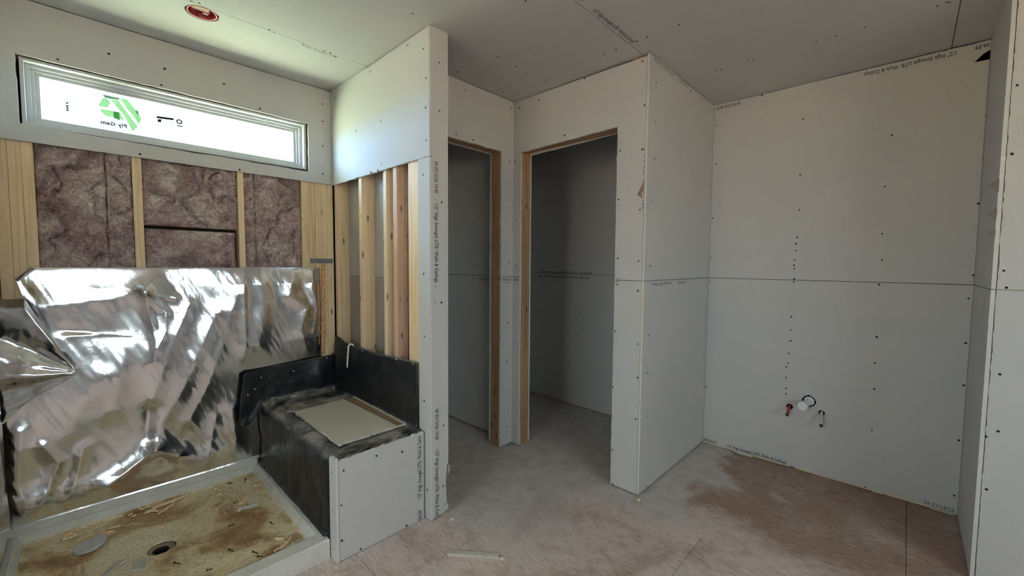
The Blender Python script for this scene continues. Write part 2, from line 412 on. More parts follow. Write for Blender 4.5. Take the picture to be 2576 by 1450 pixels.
def tube(pts, r, seg=10, cap=True, radii=None):
    """verts, faces of a tube through pts"""
    pts = [Vector(p) for p in pts]; V = []; F = []
    prev = None
    for i, p in enumerate(pts):
        d = (pts[min(i+1, len(pts)-1)] - pts[max(i-1, 0)]).normalized()
        ref = prev if prev is not None else (Vector((0, 0, 1)) if abs(d.z) < .9 else Vector((1, 0, 0)))
        a = (ref - d*ref.dot(d)).normalized(); b = d.cross(a); prev = a
        rr = radii[i] if radii else r
        for k in range(seg):
            t = 2*math.pi*k/seg
            V.append(p + a*math.cos(t)*rr + b*math.sin(t)*rr)
    for i in range(len(pts)-1):
        for k in range(seg):
            F.append((i*seg+k, i*seg+(k+1) % seg, (i+1)*seg+(k+1) % seg, (i+1)*seg+k))
    if cap:
        F.append(tuple(range(seg-1, -1, -1))); F.append(tuple(range((len(pts)-1)*seg, len(pts)*seg)))
    return V, F

def join(parts):
    V = []; F = []
    for v, f in parts:
        k = len(V); V += list(v); F += [tuple(i+k for i in t) for t in f]
    return V, F

def screws(parent, axis, v, n, pts, r=.0052, name='drywall_screws'):
    """driven screw heads: shallow dimpled discs, too small to pick apart"""
    V = []; F = []
    for a, b in pts:
        k = len(V)
        rr = r*R.uniform(.8, 1.1)
        for rad, dep in ((rr, .0002), (rr*.8, .0012), (rr*.25, .0005)):
            for i in range(8):
                t = 2*math.pi*i/8
                V.append(p3(axis, v+n*dep, a+rad*math.cos(t), b+rad*math.sin(t)))
        for q in (0, 8):
            for i in range(8): F.append((k+q+i, k+q+(i+1) % 8, k+q+8+(i+1) % 8, k+q+8+i))
        F.append(tuple(k+16+i for i in range(8)))
    o = mesh_obj(name, V, F, SCREW, parent)
    o['kind'] = 'stuff'; o['label'] = 'black drywall screw heads'
    return o

def text(s, at, d, u, width, height, m=INK, parent=None, name='printed_text', bold=.018):
    """flat printed lettering: starts at `at`, runs along d, tops towards u"""
    cu = bpy.data.curves.new('t', 'FONT'); cu.body = s; cu.size = 1.0; cu.resolution_u = 2
    cu.space_character = 1.12; cu.offset = bold
    to = bpy.data.objects.new('t', cu); col.objects.link(to)
    bpy.context.view_layer.update()
    me = bpy.data.meshes.new_from_object(to.evaluated_get(bpy.context.evaluated_depsgraph_get()))
    bpy.data.objects.remove(to); bpy.data.curves.remove(cu)
    d = Vector(d).normalized(); u = Vector(u).normalized(); nn = d.cross(u)
    xs = [v.co.x for v in me.vertices]; x0, x1 = min(xs), max(xs)
    sx = width/(x1-x0); sy = height/.70
    at = Vector(at)
    for v in me.vertices:
        c = v.co.copy(); v.co = at + d*((c.x-x0)*sx) + u*(c.y*sy) + nn*.0006
    me.materials.clear(); me.materials.append(m); me.name = name
    o = bpy.data.objects.new(name, me); col.objects.link(o)
    if parent:
        o.parent = parent
        pl = parent.matrix_world.translation if parent.parent else parent.location
        o.matrix_parent_inverse = Matrix.Translation(pl).inverted()
    return o

def flap(name, pts, normal, m, parent, curl=.004):
    """small torn paper tongue"""
    pts = [Vector(p) for p in pts]; nn = Vector(normal)
    c = sum(pts, Vector())/len(pts)
    V = [p for p in pts] + [c+nn*curl] + [p+nn*.0008 for p in pts] + [c+nn*(curl+.0008)]
    k = len(pts); F = []
    for i in range(k):
        j = (i+1) % k
        F += [(i, j, k), (k+1+j, k+1+i, 2*k+1), (i, k+1+i, k+1+j, j)]
    return mesh_obj(name, V, F, m, parent)

def structure(name, label, cat='wall'):
    return empty(name, label=label, cat=cat, kind='structure')

W12 = '1/2" High Strength LITE- Walls & Ceilings'
ALL = (DRY, DRY, GYP)
G = .0015      # half of a sheet joint

# ------------------------------------------------------------------ ground outside
tag(box('ground', (-60, 60), (-60, 60), (-.65, -.55), GROUND), 'dry grassy lot outside the house', 'ground', kind='structure')

yd = tag(slab('bounce_cut_slab', 2, -.55, -.50, [(-25, -25), (25, -25), (25, -2.9), (-2.1, -2.9), (-2.1, 2.2), (-25, 2.2)], [], (BOUNCE_CUT,)*3), 'dark grey ground slab added beside and behind the house to cut bounce light', 'ground', kind='structure')  # unseen slab added over the lot to reduce bounce light

# ------------------------------------------------------------------ floor
fl = structure('floor', 'dusty reddish brown board subfloor', 'floor')
box('floor_base', (XROOM-.12, 3.27), (YREAR-.12, 2.93), (-.16, -.019), DARK, fl)
for x0, x1, cuts in ((XROOM-.1, .81, (-1.6, .84)), (.81, 2.03, (-1.777, .663)), (2.03, 3.26, (-2.49, -.05, 2.39))):
    ys = [YREAR-.1] + list(cuts) + [2.93]
    for a, b in zip(ys, ys[1:]):
        box('subfloor_board', (x0+.0008, x1-.0008), (a+.0008, b-.0008), (-.018, 0), OSB, fl, .001)

# ------------------------------------------------------------------ ceiling
ce = structure('ceiling', 'unpainted drywall ceiling with open joints and screws', 'ceiling')
box('roof_deck', (XROOM-.12, 3.3), (YREAR-.12, 2.95), (2.60, 2.66), DARK, ce)
SHIN = mat('roof_shingle', (.16, .15, .14), .9); SOFF = mat('white_soffit', (.72, .72, .70), .7)
ym = (YREAR+2.95)/2
V = [(x, y, z) for x in (XROOM-.5, 3.8) for y, z in ((YREAR-.75, 2.67), (ym, 4.7), (3.80, 2.67))]
mesh_obj('sun_blocking_roof', V, [(0, 1, 4, 3), (1, 2, 5, 4), (2, 0, 3, 5), (0, 2, 1), (3, 4, 5)], [SHIN, SOFF], ce, [0, 0, 1, 0, 0])  # unseen roof shape added to keep sun off the window and rear ground
LC = (.425, 2.378)
seams = [YREAR, -1.33, -.108, 1.085, 2.307, YW+.02]
for i, (a, b) in enumerate(zip(seams, seams[1:])):
    hole = [circ(LC[0], LC[1], .064, 36, .025)] if i == 4 else []
    slab('drywall_panel', 2, H, H+T, rect(XROOM, 3.16, a+G, b-G), hole, (DRY, DRY, GYP), ce)
screws(ce, 2, H, -1, SCREW_ceil)
text(W12, (1.616, 1.068, H), (1, 0, 0), (0, -1, 0), .37, .020, INK, ce)
text('06:59', (1.48, 1.070, H), (1, 0, 0), (0, -1, 0), .05, .020, INK, ce)
text('High Strength LITE', (.847, 2.335, H), (1, 0, 0), (0, -1, 0), .17, .016, INKF, ce)
# joist edges above the open joints
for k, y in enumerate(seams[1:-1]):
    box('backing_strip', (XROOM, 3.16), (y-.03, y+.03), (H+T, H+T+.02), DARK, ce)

# ------------------------------------------------------------------ window wall
wb = structure('wall_back', 'shower wall with high window, open studs and insulation below')
WH = [(-.160, 1.903), (1.036, 1.893), (1.040, 2.196), (-.164, 2.199)]
slab('drywall_panel', 1, YW, YW+T, jag(rect(XL-.1, XP-.0008, Z6, H-.004), (0,), .001), [jag(WH, (0, 1, 2, 3), .0022, .03)], ALL, wb)
slab('drywall_panel', 1, YW, YW+T, rect(XP2, 3.15, .012, SEAM-G), [], ALL, wb)
slab('drywall_panel', 1, YW, YW+T, rect(XP2, 3.15, SEAM+G, H), [], ALL, wb)
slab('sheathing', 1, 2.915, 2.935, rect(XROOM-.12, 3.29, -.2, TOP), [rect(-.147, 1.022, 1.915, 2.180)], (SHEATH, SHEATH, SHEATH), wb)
box('window_header', (-.24, 1.12), (2.822, 2.914), (2.200, 2.32), WX, wb)
box('window_sill_plate', (-.129, .989), (2.822, 2.914), (1.845, 1.892), WX, wb)
box('trimmer_stud', (-.203, -.166), (2.822, 2.914), (1.88, 2.2), WZ, wb)
box('trimmer_stud', (1.040, 1.078), (2.822, 2.914), (1.88, 2.2), WZ, wb)
SB = YW+T+.0005
for x0, x1 in ((-.242, -.204), (-.2035, -.165), (-.1645, -.128), (.194, .231), (.645, .676), (.992, 1.037), (1.0375, 1.0755), (1.076, 1.113), (1.1135, 1.152), (1.1525, 1.194)):
    box('stud', (x0, x1), (SB+R.uniform(0, .004), 2.912), (.039, 1.86), WZ, wb, .0022)
box('bottom_plate', (XL, 1.19), (SB, 2.912), (0, .038), WX, wb)
screws(wb, 1, YW, -1, SCREW_window)

def fbm(x, y, z, o=4):
    return noise.fractal(Vector((x, y, z)), 1.0, 2.0, o, noise_basis='PERLIN_ORIGINAL')

def batt(x0, x1, z0, z1, y, seed, label=None, amp=.016):
    nx = max(6, int((x1-x0)/.008)); nz = max(6, int((z1-z0)/.010))
    V = []; F = []
    for j in range(nz+1):
        for i in range(nx+1):
            u, w = i/nx, j/nz
            x = x0+(x1-x0)*u; z = z0+(z1-z0)*w
            e = min(u*(x1-x0), (1-u)*(x1-x0), w*(z1-z0), (1-w)*(z1-z0))
            pil = 1-math.exp(-e/.016)
            ridg = abs(fbm(x*6+seed+.25*fbm(z*9, x*9, 3, 2), z*4.2, seed*1.7, 3))
            d = pil*.026 + amp*2.0*fbm(x*7+seed, z*6, seed, 6)*pil - .036*max(0, .085-ridg)/.085*pil + .010*fbm(x*34, z*48, seed, 4)
            wob = .004*fbm(z*14, seed, 0, 3)
            V.append((x + wob*(1 if u > .5 else -1)*(abs(u-.5) > .45), max(y-d+.012, 2.8215) if z < 1.29 else y-d+.012, z))
    for j in range(nz):
        for i in range(nx):
            a = j*(nx+1)+i; F.append((a, a+1, a+nx+2, a+nx+1))
    bot = list(range(nx+1)); top = [nz*(nx+1)+i for i in range(nx+1)]
    lef = [j*(nx+1) for j in range(nz+1)]; rig = [j*(nx+1)+nx for j in range(nz+1)]
    rim_ = bot + rig[1:] + top[::-1][1:] + lef[::-1][1:-1]
    k = len(V); V += [(V[i][0], 2.905, V[i][2]) for i in rim_]
    for i in range(len(rim_)):
        m_ = (i+1) % len(rim_); F.append((rim_[i], k+i, k+m_, rim_[m_]))
    o = mesh_obj('insulation_batt', V, F, INS, wb, smooth=True)
    if label: o['label'] = label
BY = YW+T+.012
batt(-.127, .098, .04, 1.845, BY, 1.3, 'wide pinkish brown fibreglass batt left of the crease')
batt(.100, .193, .04, 1.845, BY-.004, 4.1, 'narrow fibreglass strip beside the first stud', .012)
batt(.232, .644, 1.497, 1.845, BY, 6.7, 'fibreglass batt above the dark gap')
batt(.232, .628, .04, 1.478, BY-.004, 9.2, 'fibreglass batt below the dark gap', .013)
batt(.677, .735, .04, 1.845, BY+.002, 12.9, 'folded edge of the fibreglass batt', .014)
batt(.737, .990, .04, 1.845, BY-.003, 15.4, 'fibreglass batt beside the corner studs', .020)
batt(XL-.06, -.244, .04, 1.845, BY, 19.2)

# ------------------------------------------------------------------ window
w1 = structure('window_1', 'long low white vinyl window high on the wall, manufacturer stickers on its glass', 'window')
def ring(name, x0, x1, z0, z1, wx, wz, y0, y1, m, parent):
    return slab(name, 1, y0, y1, rect(x0, x1, z0, z1), [rect(x0+wx, x1-wx, z0+wz, z1-wz)], (m, m, m), parent)
ring('outer_frame', -.154, 1.028, 1.906, 2.193, .012, .011, 2.826, 2.915, VINYL, w1)
ring('inner_frame', -.142, 1.016, 1.917, 2.182, .017, .014, 2.862, 2.912, VINYL, w1)
ring('sash', -.125, .999, 1.931, 2.168, .012, .012, 2.876, 2.910, VINYL, w1)
ring('glazing_bead', -.113, .987, 1.943, 2.156, .014, .014, 2.888, 2.908, VINYL, w1)
box('glass_pane', (-.105, .975), (2.898, 2.901), (1.950, 2.148), GLASS, w1)
stk = tag(box('sticker', (.088, .250), (2.9012, 2.9015), (1.972, 2.140), ST_PALE, w1), 'manufacturer sticker with green facets and mirrored lettering')
def print_poly(name, pts, m, y, parent):
    return slab(name, 1, y, y+.0002, pts, [], (m, m, m), parent)
for nm, pts, m in (('green_facet', [(.104, 2.108), (.116, 2.114), (.132, 2.097), (.12, 2.069), (.089, 2.069)], ST_GRN),
                   ('green_facet', [(.09, 2.056), (.164, 2.057), (.177, 2.025), (.112, 2.028)], ST_GRN),
                   ('green_facet', [(.133, 2.111), (.159, 2.116), (.228, 2.003), (.21, 1.975), (.177, 2.053)], ST_GRN),
                   ('green_facet', [(.168, 2.126), (.193, 2.128), (.222, 2.088), (.245, 2.048), (.234, 2.018)], ST_GRN),
                   ('dark_bar', [(.105, 2.127), (.168, 2.127), (.158, 2.118), (.115, 2.115)], ST_DGR),
                   ('dark_square', [(.141, 2.056), (.161, 2.055), (.164, 2.019), (.142, 2.024)], ST_DGR),
                   ('dark_square', [(.226, 2.084), (.233, 2.083), (.236, 2.063), (.223, 2.073)], ST_DGR)):
    print_poly(nm, pts, m, 2.9018 if nm != 'dark_square' else 2.9024, stk)
tx = text('Ply Gem', (.188, 2.9024, 1.986), (-1, 0, 0), (0, 0, 1), .094, .0165, ST_INK, stk, 'mirrored_lettering', .035)
lab2 = tag(box('sky_dimming_film', (.296, .424), (2.9012, 2.9015), (2.036, 2.092), ST_PALE, w1), 'pale film added behind small dark print to dim the sky')  # backing film added so the print shows against the bright sky
for a, b in (((.307, 2.066), (.376, 2.076)), ((.310, 2.048), (.324, 2.059))):
    slab('printed_bar', 1, 2.9018, 2.902, [(a[0], a[1]), (b[0], a[1]+(.006 if b[0] > .33 else 0)), (b[0], b[1]+.005), (a[0], b[1])][:4], [], (ST_BLK,)*3, lab2)
slab('printed_ring', 1, 2.9018, 2.902, circ(.400, 2.070, .0125, 18), [circ(.400, 2.070, .0078, 18)], (ST_BLK,)*3, lab2)
box('printed_bar', (.390, .414), (2.9018, 2.902), (2.045, 2.0490), ST_BLK, lab2)
lab3 = tag(box('sky_dimming_film', (-.028, .012), (2.9012, 2.9015), (2.005, 2.072), ST_PALE, w1), 'narrow pale film added behind a column of dots to dim the sky')  # same kind of added film, dims the sky behind the dots
for z in (2.017, 2.026, 2.036, 2.05): box('printed_bar', (-.020, -.013), (2.9018, 2.902), (z, z+.006), ST_INK, lab3)

# ------------------------------------------------------------------ partition beside the shower
wp = structure('wall_partition', 'shower partition with open pine studs and a drywall end')
SX = XP+T+.0005; SX1 = XP2-T-.0005
slab('drywall_panel', 0, XP, XP+T, jag([(YPE, Z6), (YW-.0005, Z6-.004), (YW-.0005, H-.002), (2.32, H-.002), (2.30, H-.010), (YPE, H-.003)], (0,), .0025, .02), [], ALL, wp)
slab('drywall_strip', 0, XP, XP+T, jag([(YPE, 0.004), (1.790, 0.004), (1.790, Z6-.003), (YPE, Z6-.003)], (1,), .0008), [], ALL, wp)
bite = [(XP2, .275), (1.288, .262), (1.284, .235), (1.280, .20), (1.275, .16), (1.277, .13), (1.272, .09), (1.271, .045), (1.282, .046), (XP2, .052)]
slab('drywall_panel', 1, YPE, YPE+T, [(XP+T+.001, .006), (XP2, 0.02)] + bite[::-1] + [(XP2, H), (XP+T+.001, H)], [], ALL, wp)
slab('drywall_panel', 0, XP2-T, XP2, rect(YPE+T+.001, YW, SEAM+G, H), [], (m_drywall('window_lit_back_paper', (.50, .475, .44), .07), DRY, GYP), wp)  # same paper as the lower sheet, window light painted in as paler grey
slab('drywall_panel', 0, XP2-T, XP2, [(YPE+T+.001, .05), (YPE+T+.02, .01), (YW, .01), (YW, SEAM-G), (YPE+T+.001, SEAM-G), (YPE+T+.003, .27), (YPE+T+.012, .2)][::-1], [], (DRYB, DRY, GYP), wp)
for y0, y1, x1, m in ((2.772, 2.806, SX1, WZ), (2.418, 2.456, SX1, WZ), (2.126, 2.160, 1.262, WZ), (2.016, 2.054, 1.262, WZR), (1.802, 1.903, 1.236, WZ)):
    box('stud', (SX, x1), (y0, y1), (.039, 2.42), m, wp, .0015)
box('stud', (SX, SX1), (YPE+T+.0005, 1.743), (.039, 2.42), WZR, wp, .0015)
box('stud', (SX+.045, SX1), (1.862, 1.90), (.039, 2.42), WZR, wp, .0015)
box('bottom_plate', (SX, SX1), (YPE+T+.0005, 2.806), (0, .038), WY, wp)
screws(wp, 0, XP, -1, SCREW_partl); screws(wp, 1, YPE, -1, SCREW_parte)
E1 = (0, 0, -1); E2 = (1, 0, 0)
text(',  24 03/12/26 10:00', (1.213, YPE, 1.825), E1, E2, .17, .021, INK, wp)
text(',  '+W12, (1.213, YPE, 1.625), E1, E2, .41, .021, INK, wp)
text('24 03/12/26 10:00', (1.213, YPE, .574), E1, E2, .16, .021, INK, wp)
text(W12[:38], (1.213, YPE, .358), E1, E2, .35, .021, INK, wp)
text(', '*1 + '   ,', (1.213, YPE, 1.20), E1, E2, .09, .02, INKF, wp)
text('Strength LITE- 24', (SX1+.0009-.0006, 2.40, 1.155), (0, -1, 0), (0, 0, -1), -.20, .018, INKF, wp) if False else None
text('High Strength', (SX1+.0001, 2.175, 1.150), (0, 1, 0), (0, 0, -1), .115, .016, INKF, wp)
text('24 03/24/26', (SX1+.0001, 2.505, 1.130), (0, 1, 0), (0, 0, -1), .11, .016, INKF, wp)
flap('torn_paper', [(XP2-.001, YPE-.002, .262), (XP2+.010, YPE-.004, .250), (XP2+.006, YPE-.002, .215), (XP2-.006, YPE-.001, .205)], (0, -1, 0), m_drywall('pinkish_torn_paper', (.42, .33, .29)), wp)
flap('torn_paper', [(XP-.0015, 2.20, Z6+.012), (XP-.0015, 2.165, Z6-.004), (XP-.0015, 2.19, Z6-.012)], (-1, 0, 0), BRN, wp, .006)
flap('torn_paper', [(XP-.0015, 2.28, Z6+.015), (XP-.0015, 2.25, Z6+.002), (XP-.0015, 2.275, Z6-.006)], (-1, 0, 0), DRY, wp, .008)

# ------------------------------------------------------------------ wall with the left doorway
DT = 2.077
d1 = structure('wall_doorway_left', 'drywall wall with a narrow rough doorway beside the partition')
OX0, OX1 = 1.36, 2.017
for y0, y1, ms in ((YD1, YD1+T, ALL), (2.155-T, 2.155, ALL)):
    slab('drywall_panel', 1, y0, y1, jag([(XP2, SEAM+G), (OX0, SEAM+G), (OX0, DT), (OX1, DT), (OX1, SEAM+G), (XD2, SEAM+G), (XD2, H-.004), (XP2, H-.003)], (1, 2, 3)), [], ms, d1)
    slab('drywall_panel', 1, y0, y1, jag(rect(OX1, XD2, .010, SEAM-G), (3,)), [], ms, d1)
    slab('drywall_panel', 1, y0, y1, jag(rect(XP2, OX0, .010, SEAM-G), (1,)), [], ms, d1)
JA, JB = YD1+T+.0005, 2.155-T-.0005
box('jamb_stud', (OX1+.001, OX1+.039), (JA, JB), (0, DT+.2), JZ, d1, .0015)
box('king_stud', (OX1+.040, OX1+.078), (JA, JB), (0, 2.43), JZ, d1, .0015)
box('jamb_stud', (OX0-.039, OX0-.001), (JA, JB), (0, DT+.2), JZ, d1, .0015)
box('header_board', (OX0, OX1), (JA, JA+.041), (DT+.001, DT+.2), JX, d1, .0015)
box('header_board', (OX0, OX1), (JB-.041, JB), (DT+.003, DT+.2), JX, d1, .0015)
screws(d1, 1, YD1, -1, SCREW_door1)
text('& Ceilings', (2.028, YD1, 1.200), (1, 0, 0), (0, 0, -1), -.0, .016, INKF, d1) if False else None
text('LITE- Walls', (2.125, YD1, 1.208), (-1, 0, 0), (0, 0, -1), .095, .016, INK, d1)
for z0, z1 in ((1.69, 1.735), (1.64, 1.655), (1.60, 1.62), (1.555, 1.585)):
    flap('torn_paper', [(XD2-.012, YD1-.001, z0), (XD2-.002, YD1-.001, (z0+z1)/2), (XD2-.004, YD1-.001, z1)], (-.3, -1, 0), m_drywall('grey_torn_paper', (.33, .31, .29)), d1, .003)

# ------------------------------------------------------------------ wall with the right doorway
d2 = structure('wall_doorway_right', 'drywall wall with a wide rough doorway beside the niche')
OY0, OY1, DT2 = 1.225, 1.971, 2.083
for x0, x1 in ((XD2, XD2+T), (2.25-T, 2.25)):
    slab('drywall_panel', 0, x0, x1, jag([(YS+T+.002, SEAM+G), (OY0, SEAM+G), (OY0+.002, DT2+.008), (OY1, DT2-.003), (OY1, SEAM+G), (YD1-.0005, SEAM+G), (YD1-.0005, H-.003), (YS+T+.002, H-.014)], (1, 2, 3), .0024), [], ALL, d2)
    slab('drywall_panel', 0, x0, x1, jag(rect(YS+T+.002, OY0, .010, SEAM-G), (1,), .0022), [], ALL, d2)
    slab('drywall_panel', 0, x0, x1, jag(rect(OY1, YD1-.0005, .010, SEAM-G), (3,)), [], ALL, d2)
slab('drywall_panel', 0, XD2, XD2+T, rect(2.156, YW-.001, .016, SEAM-G), [], ALL, d2)
slab('drywall_panel', 0, XD2, XD2+T, rect(2.156, YW-.001, SEAM+G, H-.001), [], ALL, d2)
slab('drywall_panel', 0, 2.25-T, 2.25, rect(YD1, YW-.001, .012, H-.001), [], ALL, d2)
KA, KB = XD2+T+.0005, 2.25-T-.0005
box('jamb_stud', (KA, KB), (OY1+.001, OY1+.039), (0, DT2+.2), JZ, d2, .0015)
box('jamb_stud', (KA, KB), (OY0-.039, OY0-.001), (0, DT2+.2), JZ, d2, .0015)
box('corner_stud', (KA, KB), (YS+T+.004, YS+T+.042), (0, 2.43), JZ, d2, .0015)
box('header_board', (KA, KA+.041), (OY0, OY1), (DT2+.008, DT2+.2), JY, d2, .0015)
box('header_board', (KB-.041, KB), (OY0, OY1), (DT2+.010, DT2+.2), JY, d2, .0015)
box('bottom_plate', (KA, KB), (2.02, YW), (0, .038), JY, d2)
screws(d2, 0, XD2, -1, SCREW_door2); screws(d2, 0, XD2, -1, SCREW_closet1)
text('24 03/24', (XD2, 1.985, 1.208), (0, 1, 0), (0, 0, -1), .045, .016, INK, d2)
text('Walls & Ceilings', (XD2, 2.245, 1.198), (0, 1, 0), (0, 0, -1), .15, .018, INKF, d2)
text('59', (XD2, 1.190, 1.232), (0, 1, 0), (0, 0, -1), .028, .02, INKF, d2)
flap('torn_paper', [(XD2-.0012, YS+.016, 1.774), (XD2-.0012, YS+.026, 1.745), (XD2-.0012, YS+.052, 1.695), (XD2-.0012, YS+.034, 1.684), (XD2-.0012, YS+.020, 1.672), (XD2-.0012, YS+.0145, 1.70)], (-1, 0, 0), BRN, d2, .003)
flap('torn_paper', [(XD2-.002, YS+.028, 1.700), (XD2-.002, YS+.018, 1.715), (XD2-.002, YS+.016, 1.668)], (-1, .3, 0), DRY, d2, .004)
for z in (1.93, 1.90, 1.87, 1.84, 1.815, 1.80, 1.655, 1.64, 1.62):
    flap('torn_paper', [(XD2-.001, YS+.015, z), (XD2-.001, YS+.015+R.uniform(.004, .012), z+R.uniform(-.006, .006)), (XD2-.001, YS+.015, z+.009)], (-1, 0, 0), BRN, d2, .001)
box('wood_gap_strip', (XD2+.002, XD2+.012), (YS+T+.004, YS+.10), (H-.013, H-.002), BRN, d2)

# ------------------------------------------------------------------ niche walls
ns = structure('wall_niche_left', 'drywall side of the niche next to the wide doorway')
slab('drywall_panel', 1, YS, YS+T, jag(rect(XD2, XB-.001, .014, SEAM-G), (3,), .0008), [], ALL, ns)
slab('drywall_panel', 1, YS, YS+T, jag([(XD2, SEAM+G), (XB-.001, SEAM+G), (XB-.001, H-.001), (XD2+.5, H-.005), (XD2, H-.003)], (3, 4), .0014), [], ALL, ns)
slab('drywall_panel', 1, 1.158-T, 1.158, rect(2.25, XB-.001, .012, H-.001), [], ALL, ns)
box('bottom_plate', (2.26, XB), (YS+T+.001, 1.158-T-.001), (0, .038), WX, ns)
box('yellow_tape_edge', (XD2-.0006, XD2+.0105), (YS+.0105, YS+.0140), (.66, 1.20), YEL, ns)
screws(ns, 1, YS, -1, SCREW_side)
text('LITE- Walls & Ceilings', (2.44, YS, 2.428), (-1, 0, 0), (0, 0, -1), .255, .018, INKF, ns)
text('24 03/12/26', (2.67, YS, 2.428), (-1, 0, 0), (0, 0, -1), .15, .018, INKF, ns)
text('Strength LITE- Walls', (2.504, YS, 1.208), (-1, 0, 0), (0, 0, -1), .27, .017, INKF, ns)
text('24 03/24', (2.723, YS, 1.208), (-1, 0, 0), (0, 0, -1), .125, .017, INKF, ns)

nb = structure('wall_niche_back', 'large drywall wall of the niche with pipe stubs near the floor')
PIPES = [(.415, .462, .036), (.516, .402, .018), (.349, .403, .017)]
slab('drywall_panel', 0, XB, XB+T, jag(rect(YR+.001, YS-.001, .013, SEAM-G), (0,), .0012), [circ(a, b, r, 22, .08) for a, b, r in PIPES], ALL, nb)
slab('drywall_panel', 0, XB, XB+T, jag([(YR+.001, SEAM+G), (YS-.001, SEAM+G), (YS-.001, H-.001), (.8, H-.003), (.3, H-.004), (YR+.001, H-.008), (YR+.001, 2.386), (-.218, 2.372), (-.190, 2.340), (YR+.001, 2.338)], (2, 3, 4), .0014), [], ALL, nb)
slab('drywall_panel', 0, XB, XB+T, rect(1.158, YW, .014, SEAM-G), [], ALL, nb)
slab('drywall_panel', 0, XB, XB+T, rect(1.158, YW, SEAM+G, H-.001), [], ALL, nb)
slab('sheathing', 0, 3.27, 3.29, rect(-2.9, 2.95, -.2, TOP), [], (DARK,)*3, nb)
box('bottom_plate', (XB+T+.0005, 3.246), (YR, YW), (0, .038), WY, nb)
screws(nb, 0, XB, -1, SCREW_niche); screws(nb, 0, XB, -1, SCREW_closet2)
UPY = ((0, 1, 0), (0, 0, -1)); DNY = ((0, -1, 0), (0, 0, 1))
text('24 03/12/26 06:59', (XB, .875, 2.424), *UPY, .155, .020, INK, nb)
text(W12, (XB, -.125, 2.417), *UPY, .36, .020, INK, nb)
text('06:59', (XB, -.238, 2.419), *UPY, .047, .020, INK, nb)
text(W12, (XB, .878, .018), *DNY, .357, .020, INK, nb)
text('24/26 20:36', (XB, 1.040, .018), *DNY, .088, .020, INK, nb)
text('24 03/24/26', (XB, -.117, .018), *DNY, .114, .020, INKF, nb)
text('24 03/24/26  '+W12, (XB, 2.03, 1.243), *UPY, .60, .020, INK, nb)
text(W12+'  06:59', (XB, 2.06, 1.200), *UPY, .60, .020, INK, nb)
flap('torn_paper', [(XB-.001, .90, .016), (XB-.012, .86, .010), (XB-.020, .80, .003), (XB-.016, .72, .002), (XB-.004, .70, .011)], (-1, 0, .6), m_drywall('pale_torn_paper', (.60, .58, .46)), nb, .006)
flap('torn_paper', [(XB-.001, -.12, .014), (XB-.012, -.15, .004), (XB-.010, -.23, .003), (XB-.002, -.235, .013)], (-1, 0, .6), m_drywall('tan_torn_paper', (.50, .44, .36)), nb, .005)
flap('torn_paper', [(XB-.001, .10, .014), (XB-.010, .09, .004), (XB-.006, .05, .003), (XB-.001, .045, .014)], (-1, 0, .6), CRUMB, nb, .004)

nr = structure('wall_niche_right', 'narrow drywall return at the right of the niche')
slab('drywall_panel', 1, YR-T, YR, jag(rect(XC, XB+T, .012, SEAM-G), (3,), .0016), [], ALL, nr)
slab('drywall_panel', 1, YR-T, YR, jag(rect(XC, XB+T, SEAM+G, H-.001), (3,), .0016), [], ALL, nr)
box('corner_stud', (XC+T+.004, XC+.05), (YR-.10, YR-T-.001), (0, 2.43), WZ, nr)
box('framing', (XC+.05, 3.26), (YR-.10, YR-T-.001), (0, 2.5), DARK, nr)
text('24 03/12/26 06:59', (XC+.17, YR, 1.195), (0, 0, -1), (-1, 0, 0), .10, .016, INKF, nr)

wr = structure('wall_right', 'near drywall wall at the right edge')
slab('drywall_panel', 0, XC, XC+T, jag(rect(YREAR, YR-T-.0025, .008, SEAM-G), (1,), .0016), [], ALL, wr)
slab('drywall_panel', 0, XC, XC+T, jag(rect(YREAR, YR-T-.0025, SEAM+G, H-.001), (1,), .0022), [], ALL, wr)
slab('sheathing', 0, XC+.1, XC+.12, rect(-2.9, YR-.1, -.2, TOP), [], (DARK,)*3, wr)
screws(wr, 0, XC, -1, SCREW_right)
GT = m_drywall('grey_brown_torn_paper', (.17, .155, .135))
for z, s_ in ((1.635, .034), (1.525, .030), (1.445, .020)):
    flap('torn_paper', [(XC-.0005, YR-.001, z+s_*.8), (XC-.004, YR+s_*1.0, z), (XC-.003, YR+s_*.3, z-s_*.35), (XC-.0005, YR-.001, z-s_*.7)], (-1, .6, 0), GT, wr, .002)

# ------------------------------------------------------------------ shower wall on the left and the room behind the viewpoint
wl = structure('wall_left', 'shower wall on the left behind the hanging foil')
slab('drywall_panel', 0, XL-T, XL, rect(YPE, YW, Z6, H), [], ALL, wl)
for y in (1.70, 2.10, 2.50, 2.76): box('stud', (XL-.105, XL-T-.001), (y, y+.038), (0, 2.43), WZ, wl)
slab('drywall_panel', 1, YPE-T, YPE, rect(XROOM, XL, .01, H-.001), [], ALL, wl)
slab('drywall_panel', 0, XL-.12, XL-.106, rect(YPE, 2.92, .01, H), [], (DRYB, DRYB, GYP), wl)

